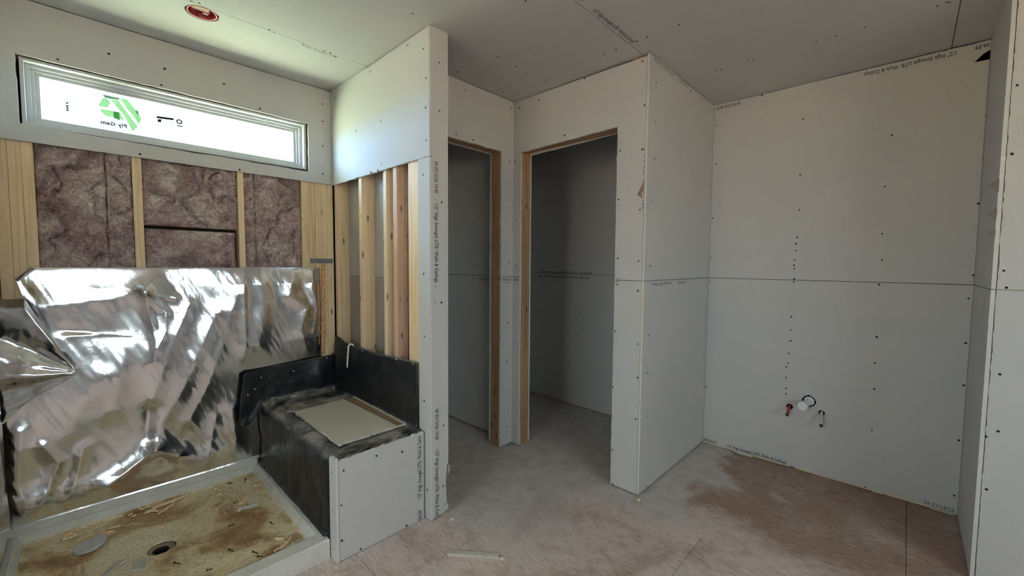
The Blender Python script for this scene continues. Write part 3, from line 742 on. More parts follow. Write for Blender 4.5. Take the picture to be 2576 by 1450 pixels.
wL = structure('wall_room_left', 'drywall wall with an added window beyond the viewpoint')
slab('drywall_panel', 0, XROOM-T, XROOM, rect(YREAR, YPE, .01, H-.001), [rect(*LO)], ALL, wL)
slab('sheathing', 0, XROOM-.12, XROOM-.10, rect(-2.9, 2.95, -.2, TOP), [rect(*LO)], (WY,)*3, wL)
wR = structure('wall_rear', 'drywall wall with an added wide high window behind the viewpoint')
slab('drywall_panel', 1, YREAR-T, YREAR, rect(XROOM, XC+.02, .01, H-.001), [rect(*RO)], ALL, wR)
slab('sheathing', 1, YREAR-.12, YREAR-.10, rect(XROOM-.12, 3.29, -.2, TOP), [rect(*RO)], (WX,)*3, wR)
w2 = structure('added_window_2', 'white framed wide high window added behind the viewpoint for light', 'window')  # unseen, put in to light the walls and foil from behind
xm = [RO[0], RO[0]+(RO[1]-RO[0])/3, RO[0]+2*(RO[1]-RO[0])/3, RO[1]]
slab('frame', 1, YREAR-.09, YREAR-.03, rect(*RO), [rect(a+.03, b-.03, RO[2]+.04, RO[3]-.04) for a, b in zip(xm, xm[1:])], (VINYL,)*3, w2)
w3 = structure('added_window_3', 'white framed window added on the left of the viewpoint for light', 'window')  # unseen, put in as side light for the room
slab('frame', 0, XROOM-.09, XROOM-.03, rect(*LO), [rect(LO[0]+.03, LO[1]-.03, LO[2]+.03, LO[3]-.03)], (VINYL,)*3, w3)
box('dimming_pane', (RO[0]+.03, RO[1]-.03), (YREAR-.062, YREAR-.058), (RO[2]+.03, RO[3]-.03), DIM_PANE, w2)
box('dimming_pane', (XROOM-.062, XROOM-.058), (LO[0]+.02, LO[1]-.02), (LO[2]+.02, LO[3]-.02), DIM_PANE, w3)

# ------------------------------------------------------------------ red round box in the ceiling
lb = empty('ceiling_light_box', (LC[0], LC[1], H), label='round red plastic light box set into the ceiling near the window', cat='light box')
def lathe(profile, seg=32, c=(0, 0)):
    V = []; F = []
    for r_, z_ in profile:
        for i in range(seg):
            t = 2*math.pi*i/seg; V.append((c[0]+r_*math.cos(t), c[1]+r_*math.sin(t), z_))
    for j in range(len(profile)-1):
        for i in range(seg):
            F.append((j*seg+i, j*seg+(i+1) % seg, (j+1)*seg+(i+1) % seg, (j+1)*seg+i))
    return V, F
V, F = lathe([(.056, H+.002), (.0535, H+.001), (.0515, H+.004), (.0515, H+.062), (.0, H+.062)], 36, LC)
mesh_obj('box_shell', V, F, REDP, lb, smooth=True)
RIMP = mat('pale_red_edge', (.55, .22, .22), .4)
V, F = lathe([(.0525, H+.0012), (.0565, H+.0006), (.057, H+.006)], 36, LC)
mesh_obj('rim', V, F, RIMP, lb, smooth=True)
box('cable_clamp', (LC[0]-.040, LC[0]+.022), (LC[1]-.044, LC[1]-.014), (H+.006, H+.014), m_drywall('tan_cable', (.50, .38, .28)), lb, .002)
box('clamp_lip', (LC[0]-.040, LC[0]+.026), (LC[1]-.013, LC[1]-.009), (H+.005, H+.016), RIMP, lb, .001)
box('screw_tab', (LC[0]+.006, LC[0]+.026), (LC[1]+.016, LC[1]+.026), (H+.012, H+.016), mat('pink_tab', (.75, .35, .35), .3), lb, .001)

# ------------------------------------------------------------------ pipe stubs in the niche
def cyl(name, a, b, r, m, parent, seg=20, radii=None):
    V, F = tube([a, b], r, seg, radii=radii)
    return mesh_obj(name, V, F, m, parent)
dp = empty('drain_pipe', (XB, .415, .462), label='white capped drain pipe sticking out of the niche wall', cat='pipe')
cyl('pipe', (XB+.05, .408, .467), (XB-.090, .433, .449), .020, PVC, dp)
V, F = tube([(XB-.084, .432, .4497), (XB-.094, .434, .448), (XB-.100, .4348, .4475)], .03, 28, radii=[.026, .028, .0255])
cp = mesh_obj('cap', V, F, PVC, dp)
cyl('wall_collar', (XB+.004, .4155, .4615), (XB-.0012, .416, .461), .0285, PVC, dp, 28, radii=[.0285, .0275])
def stub(name, lab, y, z, end, m, r=.0085):
    e = empty(name, (XB, y, z), label=lab, cat='pipe')
    pts = [(XB+.05, y, z), (XB-.01, y, z), (XB-.03, y+(end[1]-y)*.25, z+(end[2]-z)*.2), end]
    V, F = tube(pts, r, 14); mesh_obj('pipe', V, F, m, e, smooth=False)
    d = (Vector(end)-Vector(pts[2])).normalized()
    V, F = tube([Vector(end)-d*.010, Vector(end)+d*.002], r*1.05, 14); mesh_obj('pipe_end', V, F, PEXEND, e)
stub('supply_pipe', 'short red supply pipe left of the white drain pipe', .516, .403, (XB-.085, .514, .368), PEXR)
stub('supply_pipe', 'white supply pipe right of the white drain pipe', .349, .404, (XB-.085, .339, .346), PEXW)

# ------------------------------------------------------------------ shower pan
pan = empty('shower_pan', (.226, 2.30, 0), label='dirty off-white square shower pan with a central drain hole', cat='shower pan')
PX0, PX1, PY0, PY1 = -.268, .720, 1.795, 2.800
DRN = (.205, 2.345); DR = .050
def pz(x, y): return .036 + .020*min(1, math.hypot(x-.22, y-2.36)/.55)
K = 24
def loop(x0, x1, y0, y1, z):
    P = []
    for i in range(K): P.append((x0+(x1-x0)*i/K, y0))
    for i in range(K): P.append((x1, y0+(y1-y0)*i/K))
    for i in range(K): P.append((x1-(x1-x0)*i/K, y1))
    for i in range(K): P.append((x0, y1-(y1-y0)*i/K))
    return [(a, b, z if z is not None else pz(a, b)) for a, b in P]
loops = [loop(PX0, PX1, PY0, PY1, 0), loop(PX0, PX1, PY0, PY1, .085), loop(PX0+.004, PX1-.004, PY0+.004, PY1-.003, .0895),
         loop(PX0+.024, PX1-.030, PY0+.068, PY1-.012, .0890), loop(PX0+.029, PX1-.036, PY0+.075, PY1-.016, .084),
         loop(PX0+.046, PX1-.055, PY0+.115, PY1-.036, .061), loop(PX0+.056, PX1-.066, PY0+.130, PY1-.050, None)]
inner = loops[-1]
for t in (.2, .4, .6, .8, 1.0):
    ring_ = []
    for (a, b, z) in inner:
        ang = math.atan2(b-DRN[1], a-DRN[0]); ca, cb = DRN[0]+DR*1.12*math.cos(ang), DRN[1]+DR*1.12*math.sin(ang)
        xx, yy = a+(ca-a)*t, b+(cb-b)*t
        ring_.append((xx, yy, pz(xx, yy)))
    loops.append(ring_)
last = loops[-1]
for rr, dz in ((DR*1.06, -.002), (DR, -.006)):
    loops.append([(DRN[0]+rr*math.cos(math.atan2(b-DRN[1], a-DRN[0])), DRN[1]+rr*math.sin(math.atan2(b-DRN[1], a-DRN[0])), z+dz) for a, b, z in last])
L = 4*K; V = [p for l in loops for p in l]; F = []
for j in range(len(loops)-1):
    for i in range(L): F.append((j*L+i, j*L+(i+1) % L, (j+1)*L+(i+1) % L, (j+1)*L+i))
mesh_obj('pan_body', V, F, [RIM, PAN], pan, [0 if k_ < 5*L else 1 for k_ in range(len(F))], smooth=False)
dz0 = pz(*DRN)
V, F = lathe([(DR, dz0-.005), (.034, dz0-.007), (.029, dz0-.010), (.027, dz0-.06), (0, dz0-.06)], 28, (DRN[0]-.004, DRN[1]-.004))
idx = [0]*28*2+[1]*28*2
GRM = mat('grimy_drain_ring', (.27, .21, .13), .7)
dr = mesh_obj('drain', V, F, [GRM, DARK], pan, idx)
dr['label'] = 'round drain recess with dark hole'
box('back_flange', (PX0+.004, .700), (2.7955, 2.801), (.083, .1265), RIM, pan, .0015)

# ------------------------------------------------------------------ bench wrapped in membrane
bn = empty('shower_bench', (.95, 2.27, 0), label='low shower bench wrapped in black rubber membrane with a drywall front', cat='bench')
def sheet(name, nu, nv, fn, m, parent, thick=.0016):
    V = []; F = []
    for j in range(nv+1):
        for i in range(nu+1): V.append(fn(i/nu, j/nv))
    for j in range(nv):
        for i in range(nu):
            a = j*(nu+1)+i; F.append((a, a+1, a+nu+2, a+nu+1))
    o = mesh_obj(name, V, F, m, parent, smooth=True)
    if thick:
        s_ = o.modifiers.new('thickness', 'SOLIDIFY'); s_.thickness = thick; s_.offset = 0
    return o
BX0, BX1, BY0, BY1, BZ = .724, 1.180, 1.752, 2.792, .452
prof = [(.708, .093, 0), (.716, .10, 0), (.722, .13, 0)] + [(.722, .13+.26*i/14, 0) for i in range(1, 15)]
prof += [(.764-.042*math.cos(a), .410+.042*math.sin(a), 0) for a in [math.pi/2*i/8 for i in range(1, 9)]]
prof += [(.764+(BX1-.764)*i/26, BZ, 0) for i in range(1, 27)]
def cover(u, v):
    q = u*(len(prof)-1); i = min(int(q), len(prof)-2); t = q-i
    x = prof[i][0]*(1-t)+prof[i+1][0]*t; z = prof[i][1]*(1-t)+prof[i+1][1]*t
    y = BY0 + (BY1-BY0)*v
    topw = max(0, min(1, (x-.74)/.04)); sidew = 1-topw
    d = .006*fbm(x*5, y*4, z*5, 4) + .003*fbm(x*14+3, y*9, z*12, 3)
    wr_ = .004*max(0, fbm(x*10, y*26, 3.3, 3))*topw*max(0, (y-2.45)/.3)
    fl_ = max(0, (v-.90)/.10)**2*.035*topw + max(0, (x-1.16)/.02)**2*.012*topw
    if v < .03: z -= .010*(1-v/.03)*topw
    xo = x - d*sidew*1.2 - .004*math.sin(z*22)*sidew
    if y < 1.812: xo = max(xo, .740)
    return (xo, y, z + (d+wr_+fl_)*topw - .003*topw)
cv_ = sheet('membrane_cover', 80, 90, cover, MEM, bn)
cv_['label'] = 'dusty black rubber membrane over the bench'
box('bench_core', (.735, 1.182), (BY0+.002, 2.80), (.0, .432), WX, bn)
fp = slab('front_panel', 1, 1.7365, 1.7492, jag([(.739, .004), (1.172, .002), (1.172, .458), (.739, .452)], (2,), .0022, .012), [], ALL, bn)
fp['label'] = 'grey drywall sheet screwed to the bench front'
slab('side_strip', 0, .7245, .737, [(1.7365, .002), (1.800, .002), (1.800, .452), (1.790, .462), (1.7365, .466)], [], ALL, bn)
screws(bn, 1, 1.7365, -1, SCREW_bench, name='drywall_screws'); screws(bn, 0, .7245, -1, SCREW_strip, .003)
text(W12[:39], (1.158, 1.7365, .118), (0, 0, 1), (-1, 0, 0), .325, .022, INK, bn)
text('06:59', (1.158, 1.7365, .004), (0, 0, 1), (-1, 0, 0), .052, .022, INK, bn)

def topR(y):
    pts = [(1.788, .797), (1.83, .803), (2.0, .794), (2.171, .787), (2.386, .787), (2.55, .784), (2.66, .80), (2.76, .815), (2.79, .805)]
    for (a, b), (c, d) in zip(pts, pts[1:]):
        if y <= c: return b+(d-b)*max(0, (y-a))/(c-a)
    return pts[-1][1]
def flapR(u, v):
    y = 2.788 - u*(2.788-1.789); zt = topR(y); z = .438 + (zt-.438)*v
    bil = .010*fbm(y*4, z*5, 2.2, 4) + .022*math.exp(-((y-2.70)/.07)**2)*math.sin(math.pi*min(1, v*1.0))*.9
    lean = .012*max(0, v-.9)/.1*math.exp(-((y-2.72)/.06)**2)
    foot = .045*max(0, 1-v/.14)**2
    return (XP-.006 - max(0, .006+bil)*(1-.75*v**4) - foot + lean, y, z)
fr_ = sheet('wall_flap', 70, 26, flapR, MEM, bn); fr_['label'] = 'black membrane turned up the studs at the right of the bench'
def flapL(u, v):
    x = 1.174 - u*(1.174-.605)
    top = .690 - .030*u if u < .9 else .663-.05*((u-.9)/.1)**2-.24*max(0, (u-.955)/.045)**1.2
    bot = .438 if x > .715 else .438 - .085*min(1, (.715-x)/.06)
    z = bot + (top-bot)*v
    bil = .009*fbm(x*5, z*5, 7.2, 4) + .018*math.exp(-((x-1.06)/.05)**2)*math.sin(math.pi*v)
    out = .016*max(0, (.75-x)/.14)
    foot = .050*max(0, 1-v/.2)**2*(1 if x > .72 else .3)
    return (x - .006*fbm(z*9, 1, x*3, 3), 2.790 - max(0, .004+bil)*(1-.7*v**4) - out - foot, z)
fl2 = sheet('wall_flap', 60, 26, flapL, MEM, bn); fl2['label'] = 'black membrane turned up the wall behind the bench'
def nail(p, nrm, parent, r=.0042):
    nrm = Vector(nrm); V, F = tube([Vector(p)-nrm*.004, Vector(p)+nrm*.0015, Vector(p)+nrm*.003], r, 10, radii=[r, r, r*.5])
    return mesh_obj('nail', V, F, NAIL, parent)
for x, z in ((.723, .622), (.688, .559), (.652, .530), (.905, .624), (1.113, .676)): nail((x, 2.768 if x > .75 else 2.762, z), (0, -1, 0), fl2)
for y, z in ((2.765, .671), (2.386, .774), (1.995, .786), (1.829, .789)): nail((1.172, y, z), (-1, 0, 0), fr_)

# ------------------------------------------------------------------ drywall scrap lying on the bench, chip, cord
sc = empty('drywall_scrap', (.96, 2.16, .46), label='dusty drywall offcut with a torn brown strip lying on the bench', cat='offcut')
Q = [(.803, 2.446), (1.165, 2.481), (1.155, 1.868), (.795, 1.863)]
ZS = .461
slab('board', 2, ZS+.0135, ZS, jag([Q[0], (1.084, 2.466), (1.092, 1.867), Q[3]], (0, 1, 2, 3), .0030, .014), [], (CRM, CRM, CRM), sc)
tb = slab('torn_strip', 2, ZS+.0095, ZS, jag([(1.085, 2.466), (1.158, 2.480), (1.142, 1.868), (1.093, 1.868)], (0, 1, 2), .0030, .014), [], (BRN, BRN, CRM), sc); tb['label'] = 'brown torn paper strip'
slab('torn_edge', 2, ZS+.0140, ZS+.0005, jag([(1.079, 2.466), (1.087, 2.467), (1.096, 1.869), (1.087, 1.868)], (1,), .002, .03), [], (CRM, CRM, CRM), sc)
slab('back_paper_lip', 2, ZS+.011, ZS, jag([(1.150, 2.479), Q[1], Q[2], (1.139, 1.868)], (1, 2), .004, .012), [], (CRM, CRM, CRM), sc)
cf = flap('paper_curl', [(.800, 2.450, ZS+.010), (.770, 2.500, ZS+.006), (.785, 2.512, ZS+.002), (.83, 2.47, ZS+.004)], (0, 0, 1), CRM, sc, .004)
flap_chip = flap('wood_chip', [(.870, 2.735, .474), (.905, 2.752, .476), (.915, 2.738, .474), (.885, 2.722, .474)], (0, 0, 1), SHAV, None, .006)
tag(flap_chip, 'small orange wood chip on the dusty bench corner', 'wood chip')
V, F = tube([(1.184, 2.520, .779), (1.176, 2.527, .793), (1.166, 2.535, .795), (1.158, 2.541, .785), (1.157, 2.545, .76), (1.156, 2.550, .72), (1.154, 2.553, .68), (1.154, 2.557, .655), (1.155, 2.558, .642)], .0052, 12)
tag(mesh_obj('foam_cord', V, F, ROPE, None, smooth=True), 'off-white foam cord hanging over the black membrane', 'cord')

# ------------------------------------------------------------------ steel strap and spray foam bead on the corner studs
st_ = empty('steel_strap', (1.11, YW+.012, 1.32), label='grey steel tie plate nailed across the corner studs', cat='tie plate')
slab('plate', 1, YW+.0095, YW+.0125, [(1.040, 1.306), (1.184, 1.306), (1.184, 1.336), (1.040, 1.336)], [circ(x, 1.321, .003, 8) for x in (1.085, 1.14, 1.165)], (STEEL,)*3, st_)
for x, z in ((1.058, 1.327), (1.070, 1.314), (1.110, 1.327), (1.128, 1.313), (1.152, 1.327)): nail((x, YW+.0095, z), (0, -1, 0), st_, .0032)
pts = []; rad = []
for i in range(60):
    t = i/59; pts.append((1.120-.016*t+.003*math.sin(i*1.1), YW+.006+.002*math.sin(i*.7), 1.300-.60*t)); rad.append(.0105+.0030*math.sin(i*2.3)+R.uniform(-.0012, .0016))
V, F = tube(pts, .009, 12, radii=rad)
tag(mesh_obj('spray_foam_bead', V, F, ORF, None, smooth=True), 'lumpy orange spray foam bead along the foil edge', 'spray foam')

# ------------------------------------------------------------------ foil sheets
def seg_d(px, pz_, a, b):
    ax, az = a; bx, bz = b
    t = np.clip(((px-ax)*(bx-ax)+(pz_-az)*(bz-az))/((bx-ax)**2+(bz-az)**2), 0, 1)
    return np.hypot(px-ax-t*(bx-ax), pz_-az-t*(bz-az))
def ridge(px, pz_, line, amp, w, power=1.0):
    d = np.min([seg_d(px, pz_, a, b) for a, b in zip(line, line[1:])], axis=0)
    return amp*np.exp(-(d/w)**power)
RIDGES = [
 ([(.222, 1.145), (.236, 1.03), (.255, .90), (.245, .79)], .030, .034, 1.0),
 ([(.222, 1.145), (.300, 1.04), (.292, .93), (.262, .86)], .020, .030, 1.0),
 ([(.222, 1.165), (.10, 1.125), (-.10, 1.105)], .016, .045, 1.3),
 ([(.215, 1.165), (.265, 1.235)], .022, .018, 1.0),
 ([(.225, 1.15), (.34, 1.115)], .014, .025, 1.2),
 ([(.40, 1.08), (.335, .90), (.275, .74), (.235, .60)], .024, .042, 1.2),
 ([(.52, 1.02), (.43, .80), (.355, .62), (.265, .46), (.235, .36)], .026, .045, 1.3),
 ([(.62, 1.12), (.55, .86), (.47, .62), (.38, .44)], .022, .042, 1.2),
 ([(.655, 1.275), (.655, .68)], .020, .022, 1.0),
 ([(.155, .93), (-.06, .985)], -.018, .030, 1.2),
 ([(.155, .935), (.06, .955), (-.05, .96)], .014, .020, 1.0),
 ([(.145, .90), (.115, .74), (.09, .58)], .020, .045, 1.3),
 ([(.74, 1.25), (.76, 1.05), (.72, .80)], .016, .040, 1.4),
 ([(.93, 1.27), (.90, 1.10), (1.00, 1.02), (.965, .88), (1.0, .74)], .024, .040, 1.2),
 ([(1.05, 1.27), (1.03, 1.15), (1.07, 1.0), (1.04, .85), (1.09, .72)], .018, .028, 1.1),
 ([(.05, .205), (.15, .275), (.235, .330)], .040, .035, 1.0),
 ([(.235, .330), (.33, .262)], .036, .024, 1.0),
 ([(.215, .54), (.205, .40), (.25, .30)], -.022, .024, 1.2),
 ([(-.145, .47), (-.105, .38), (-.16, .20)], .036, .030, 1.2),
 ([(-.21, .55), (-.225, .33), (-.20, .16)], .028, .030, 1.2),
 ([(-.02, .42), (-.06, .25), (-.09, .17)], .022, .025, 1.2),
 ([(.50, .42), (.47, .27), (.45, .15)], .012, .020, 1.2),
 ([(.58, .45), (.60, .25)], .016, .035, 1.4),
 ([(.06, .75), (-.02, .62), (-.05, .5)], .014, .05, 1.5),
]
nu, nv = 250, 220
U, Vv = np.meshgrid(np.linspace(0, 1, nu+1), np.linspace(0, 1, nv+1))
Z = .088 + (1.277-.088)*Vv
xl = np.interp(Z, [0, .95, 1.10, 1.133, 1.224, 1.277], [-.268, -.268, -.190, -.178, -.197, -.149])
X = xl + (1.094-xl)*U
Dm = np.zeros_like(X)
for line, amp, w, pw in RIDGES: Dm += ridge(X, Z, line, amp*(.42 if line[0][1] > .36 else .62), w*1.15, pw*1.15)
nz_ = np.array([[.016*fbm(x*2.2, z*1.7, 5.5, 2) + .0030*fbm((x+.42*z)*8, (z-.42*x)*2.0, 2.0, 3) + .0011*fbm((x+.45*z)*34, (z-.45*x)*5, 8.0, 2)
                 for x, z in zip(rx, rz)] for rx, rz in zip(X, Z)])
edge = np.clip((1.277-Z)/.10, 0, 1)**.7*np.clip((1.094-X)/.03, 0.25, 1)
low = np.clip((Z-.126)/.10, 0, 1)
Dm = (Dm + nz_ + .012)*edge
Dm = Dm*np.clip((Z-.09)/.16, 0, 1)**.8 + .010*np.exp(-((Z-.20)/.07)**2)*np.clip((.62-X)/.2, 0, 1)
Dm = np.clip(Dm, -.004, .085)
# behind the bench membrane the foil lies flat
flat = np.clip((.66-X)/.08+.12, .12, 1); bl = np.clip((Z-.68)/.14, 0, 1)
Dm = Dm*(flat*(1-bl)+bl)
lin = np.where(Z < .128, 2.806, 2.812)
verts = np.stack([X, lin-Dm, Z], -1).reshape(-1, 3)
F = [(j*(nu+1)+i, j*(nu+1)+i+1, (j+1)*(nu+1)+i+1, (j+1)*(nu+1)+i) for j in range(nv) for i in range(nu)]
fo = empty('foil_sheet', (.41, 2.81, .09), label='large crumpled silver foil sheet hanging on the window wall of the shower', cat='foil sheet')
mesh_obj('foil_drape', [tuple(v) for v in verts], F, FOIL, fo, smooth=True)
flap('folded_corner', [(-.150, 2.800, 1.281), (-.140, 2.795, 1.272), (-.192, 2.790, 1.216), (-.199, 2.797, 1.226)], (0, -1, 0), FOIL, fo, .004)

f2 = empty('foil_sheet', (XL, 2.3, .09), label='smaller foil sheet folding out of the left shower corner', cat='foil sheet')
nu, nv = 60, 90
def sideF(u, v):
    y = 2.745 - u*1.0; z = .132 + v*1.0
    d = .016*fbm(y*3, z*3, 1.1, 2) + .012
    return (XL+.002+max(0, d), y, z)
sheet('wall_drape', nu, nv, sideF, FOIL, f2, .0)
def fanF(u, v):
    x = -.262 + u*(.262-.034)
    top = 1.145 if x < -.172 else 1.145 - (x+.172)/(.138)*.335
    bot = np.interp(x, [-.300, -.265, -.143, -.034], [.585, .605, .722, .790])
    z = bot + (top-bot)*v
    # folds run from the upper left down to the tip
    ang = math.atan2(z-.80, -.034-x+.02)
    r_ = math.hypot(z-.80, x+.034)
    d = .026*math.sin(ang*6+.6)*min(1, r_/.15) + .006*math.sin(ang*15+1.0)*min(1, r_/.10) + .006*fbm(x*8, z*7, 3, 3)
    roll_ = .018*math.exp(-((1-v)/.06)**2)
    return (x, 2.725 - d*.8 - .03*u + roll_ + .02*(1-u), z + .004*fbm(x*30, v*3, 1, 2))
sheet('fan_fold', 70, 80, fanF, FOIL, f2, .0008)

# ------------------------------------------------------------------ bits in the shower pan
def shaving(name, pts, w, lab, group=None):
    P = []
    for (a, b), (c, d) in zip(pts, pts[1:]):
        for i in range(6): P.append((a+(c-a)*i/6, b+(d-b)*i/6))
    P.append(pts[-1])
    V = []; F = []; nP = len(P); s0 = R.uniform(0, 9)
    for i, (a, b) in enumerate(P):
        q = P[min(i+1, nP-1)]; o = P[max(i-1, 0)]
        dx, dy = q[0]-o[0], q[1]-o[1]; l = math.hypot(dx, dy) or 1
        ww = 1.5*w*(.45+.55*math.sin(math.pi*min(.92, max(.12, i/(nP-1)))))*(1+.25*math.sin(i*1.9+s0))
        nx, ny = -dy/l*ww, dx/l*ww
        z = pz(a, b)+.0015+.0035*abs(math.sin(i*.9+s0))
        for k, (sx, hz) in enumerate(((-.5, 0), (-.1, .0055), (.5, .0015))):
            V.append((a+nx*sx, b+ny*sx, z+hz)); V.append((a+nx*sx, b+ny*sx, z+hz-.0014))
    for i in range(nP-1):
        k = i*6
        F += [(k, k+2, k+8, k+6), (k+2, k+4, k+10, k+8), (k+3, k+1, k+7, k+9), (k+5, k+3, k+9, k+11), (k+1, k, k+6, k+7), (k+4, k+5, k+11, k+10)]
    F += [(0, 1, 3, 2), (2, 3, 5, 4)]; k = (nP-1)*6; F += [(k+1, k, k+2, k+3), (k+3, k+2, k+4, k+5)]
    return tag(mesh_obj(name, V, F, SHAV, None), lab, 'wood shaving', group)
BIGS = {0: ('longest curled orange wood shaving near the back rim of the pan', .013), 1: ('orange shaving lying across the longest shaving', .011), 2: ('straight orange shaving just in front of the longest one', .010),
        3: ('short orange shaving left of the longest shaving', .010), 10: ('pale narrow shaving right of the round plaster disc', .009), 11: ('rough tan shaving touching the plaster disc', .016), 12: ('flat pale shaving just behind the plaster disc', .010),
        13: ('curled yellow shaving at the far left of the pan', .014), 14: ('straight pale shaving at the far left of the pan', .009), 15: ('thin shaving crossing the curled yellow one', .008), 18: ('yellow shaving by the right rim of the pan', .010), 24: ('long pale curved shaving along the front rim of the pan', .009),
        25: ('dark reddish sliver near the front right corner of the pan', .006), 27: ('orange chip between the drain and the back rim', .020), 19: ('small orange shaving beside the crumpled plastic', .009)}
SMALL = {4: 'pale shaving at the left tip of the orange shaving pile', 5: 'short shaving resting behind the left tip of the orange pile', 6: 'leftmost of three pale chips left of the orange pile', 7: 'middle one of three pale chips left of the orange pile',
         8: 'lowest of three pale chips left of the orange pile', 9: 'pale shaving between the back rim and the plaster disc', 16: 'pale shaving by the back rim right of the longest shaving', 17: 'pale shaving in front of those by the right back rim',
         20: 'tiny curled shaving in the back right corner of the pan', 21: 'tiny chip touching the pale shaving by the back rim', 22: 'tiny chip left of the curl in the back right corner', 23: 'tiny shaving between the back rim and the crumpled plastic', 26: 'tiny round chip beside the shaving behind the plaster disc'}
for i, pts in enumerate(SHAVINGS):
    if i in BIGS: shaving('wood_shaving', pts, BIGS[i][1], BIGS[i][0], 'wood shavings in the shower pan')
    else: shaving('wood_shaving', pts, .009, SMALL[i], 'wood shavings in the shower pan')
LS = ['black screw in front of the drain, nearest the pan centre', 'black screw by the front rim, upper of the close pair', 'black screw by the front rim, lower of the close pair', 'black screw just in front of the drain hole',
      'black screw left of the crumpled plastic', 'thin black screw in the middle of the pan floor', 'stubby black screw near the right rim', 'black screw nearest the front edge', 'black screw in the back right corner', 'black screw lying near the back rim']
for pts, lab in zip(LOOSE, LS):
    a, b = Vector((*pts[0], 0)), Vector((*pts[1], 0)); d = (b-a).normalized(); Ln = min(.034, max(.022, (b-a).length)); b = a+d*Ln
    z = pz(a.x, a.y)+.0042
    P = [Vector((a.x, a.y, z)) + d*t for t in (0, .0012, .004, .006, Ln*.8, Ln)]
    P[-1].z -= .002
    V, F = tube(P, .002, 8, radii=[.0044, .0042, .0024, .0019, .0018, .0004])
    tag(mesh_obj('loose_screw', V, F, SCREW, None), lab, 'screw', 'loose screws in the shower pan')
# plaster disc
V = []; F = []; k = 28; c = (-.014, 2.542)
zc = pz(*c)
for rr, h in ((.054, 0), (.055, .006), (.053, .0125), (.02, .0135), (0.0001, .0135)):
    for i in range(k):
        t = 2*math.pi*i/k; q = rr*(1+.03*math.sin(3*t)+R.uniform(-.01, .01))
        V.append((c[0]+q*math.cos(t), c[1]+q*.95*math.sin(t), zc+.0095+h+.008*math.cos(t)))
for j in range(4):
    for i in range(k): F.append((j*k+i, j*k+(i+1) % k, (j+1)*k+(i+1) % k, (j+1)*k+i))
F.append(tuple(range(k-1, -1, -1)))
tag(mesh_obj('plaster_disc', V, F, DRY, None), 'round drywall cut-out lying in the left of the shower pan', 'offcut')
def flake(pts, lab, h=.006):
    zc = pz(*pts[0])+.0008
    o = slab('drywall_flake', 2, zc+h, zc, jag(pts, (0, 1, 2, 3), .002, .012), [], (CRM, CRM, GYP), None)
    return tag(o, lab, 'offcut')
flake([(.000, 2.270), (.022, 2.262), (.092, 2.330), (.060, 2.345)], 'long flat drywall flake at the front left of the pan')
flake(FL2, 'four-sided drywall flake in front of the drain')
# crumpled clear plastic
V = []; F = []
for j in range(9):
    for i in range(15):
        x = .505+.085*i/14; y = 2.415-.03*j/8-.02*i/14
        V.append((x+R.uniform(-.002, .002), y+R.uniform(-.002, .002), pz(x, y)+.004+abs(.012*fbm(x*60, y*60, 2, 3))))
for j in range(8):
    for i in range(14): a = j*15+i; F.append((a, a+1, a+16, a+15))
tag(mesh_obj('plastic_scrap', V, F, CLEAR, None), 'crumpled clear plastic scrap near the right of the pan', 'plastic scrap')

def crumbs(name, spots, m, lab, r0=.002, r1=.005, zf=None):
    parts = []
    for x, y in spots:
        r_ = R.uniform(r0, r1); z = (zf if zf is not None else pz(x, y))+r_*.45
        V = [(x+r_*a*R.uniform(.7, 1.2), y+r_*b*R.uniform(.7, 1.2), z+r_*c*.6*R.uniform(.7, 1.1)) for a, b, c in ((1, 0, -.3), (-1, 0, -.3), (0, 1, -.3), (0, -1, -.3), (.3, .2, 1), (0, 0, -.7))]
        parts.append((V, [(0, 2, 4), (2, 1, 4), (1, 3, 4), (3, 0, 4), (2, 0, 5), (1, 2, 5), (3, 1, 5), (0, 3, 5)]))
    V, F = join(parts)
    return tag(mesh_obj(name, V, F, m, None), lab, 'crumbs', kind='stuff')
sp_ = [(R.gauss(.63, .018), R.gauss(1.965, .016)) for _ in range(220)]
crumbs('sawdust_heap', sp_, mat('sawdust', (.42, .27, .15), .95), 'small heap of sawdust in the front right corner of the pan', .0015, .0042)
sp_ = [(R.uniform(-.1, .6), R.uniform(2.60, 2.74)) for _ in range(90)] + [(R.uniform(-.2, .6), R.uniform(2.0, 2.7)) for _ in range(90)]
crumbs('pan_crumbs', sp_, CRUMB, 'pale crumbs scattered over the shower pan', .001, .0032)

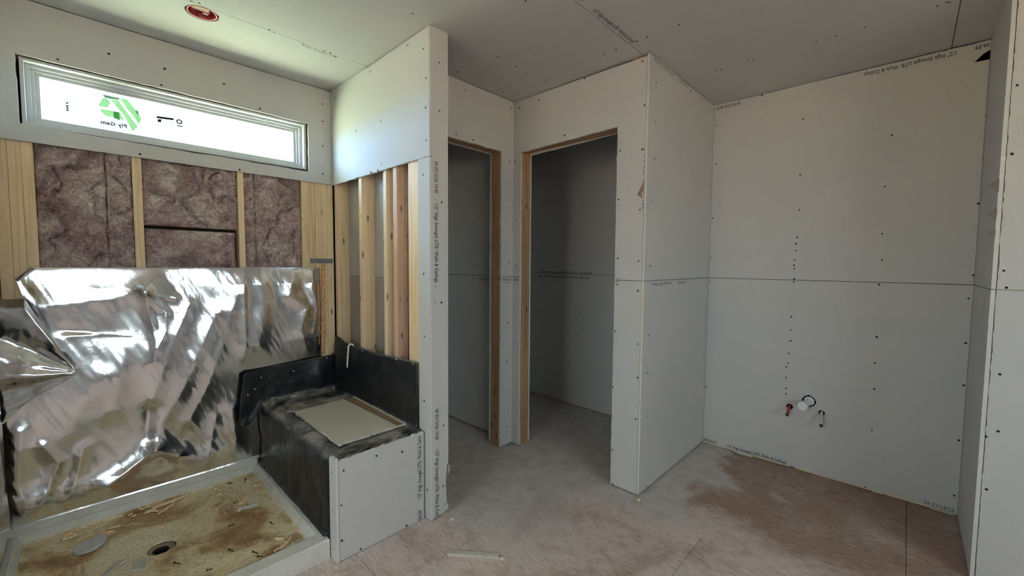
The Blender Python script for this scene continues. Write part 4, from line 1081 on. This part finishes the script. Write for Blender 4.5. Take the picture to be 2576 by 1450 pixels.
# ------------------------------------------------------------------ bits on the floor
a, b = Vector((1.100, 1.440, 0)), Vector((1.246, 1.262, 0)); d = (b-a).normalized(); nrm = Vector((-d.y, d.x, 0))*.011
poly = [(a-nrm)[:2], (b-nrm)[:2], (b+nrm)[:2], (a+nrm)[:2]]
ds = empty('drywall_strip', (1.17, 1.35, 0), label='narrow drywall offcut lying on the floor in the foreground', cat='offcut')
slab('strip', 2, .0125, .0005, jag([tuple(p) for p in poly], (0, 1, 3), .0024, .010), [], (CRM, CRM, CRM), ds)
flap('torn_end', [(1.235, 1.255, .002), (1.262, 1.262, .004), (1.268, 1.244, .002), (1.250, 1.232, .001), (1.236, 1.240, .002)], (0, 0, 1), CRUMB, ds, .006)
sp_ = [(R.gauss(1.20, .10), R.gauss(1.60, .06)) for _ in range(110)] + [(R.gauss(2.11, .05), R.gauss(1.10, .09)) for _ in range(45)]
sp_ += [(R.uniform(1.3, 2.05), R.uniform(.5, 1.9)) for _ in range(150)] + [(R.uniform(2.2, 3.1), R.gauss(.96, .04)) for _ in range(50)]
sp_ = [(x, y) for x, y in sp_ if not (x < XP2+.01 and y > YPE-.01) and not (XD2-.01 < x < XB and y > YS-.01) and not (x < 1.18 and y > 1.73)]
crumbs('floor_crumbs', sp_, CRUMB, 'plaster crumbs scattered over the floor', .0015, .0042, 0)
for x, y, s_, lab in ((1.272, 1.630, .013, 'lump of plaster on the floor by the partition foot'), (2.108, 1.028, .011, 'orange chip on the floor by the niche corner')):
    V = []; F = []; k = 9
    for r_, h in ((.8, 0), (1, .35), (.75, .8), (.0, .95)):
        for i in range(k):
            t = 2*math.pi*i/k; q = s_*r_*R.uniform(.8, 1.15); V.append((x+q*math.cos(t), y+q*math.sin(t), h*s_*.8))
    for j in range(3):
        for i in range(k): F.append((j*k+i, j*k+(i+1) % k, (j+1)*k+(i+1) % k, (j+1)*k+i))
    F.append(tuple(range(k-1, -1, -1)))
    tag(mesh_obj('plaster_lump' if s_ > .012 else 'wood_chip', V, F, CRUMB if s_ > .012 else SHAV, None), lab, 'lump' if s_ > .012 else 'wood chip')
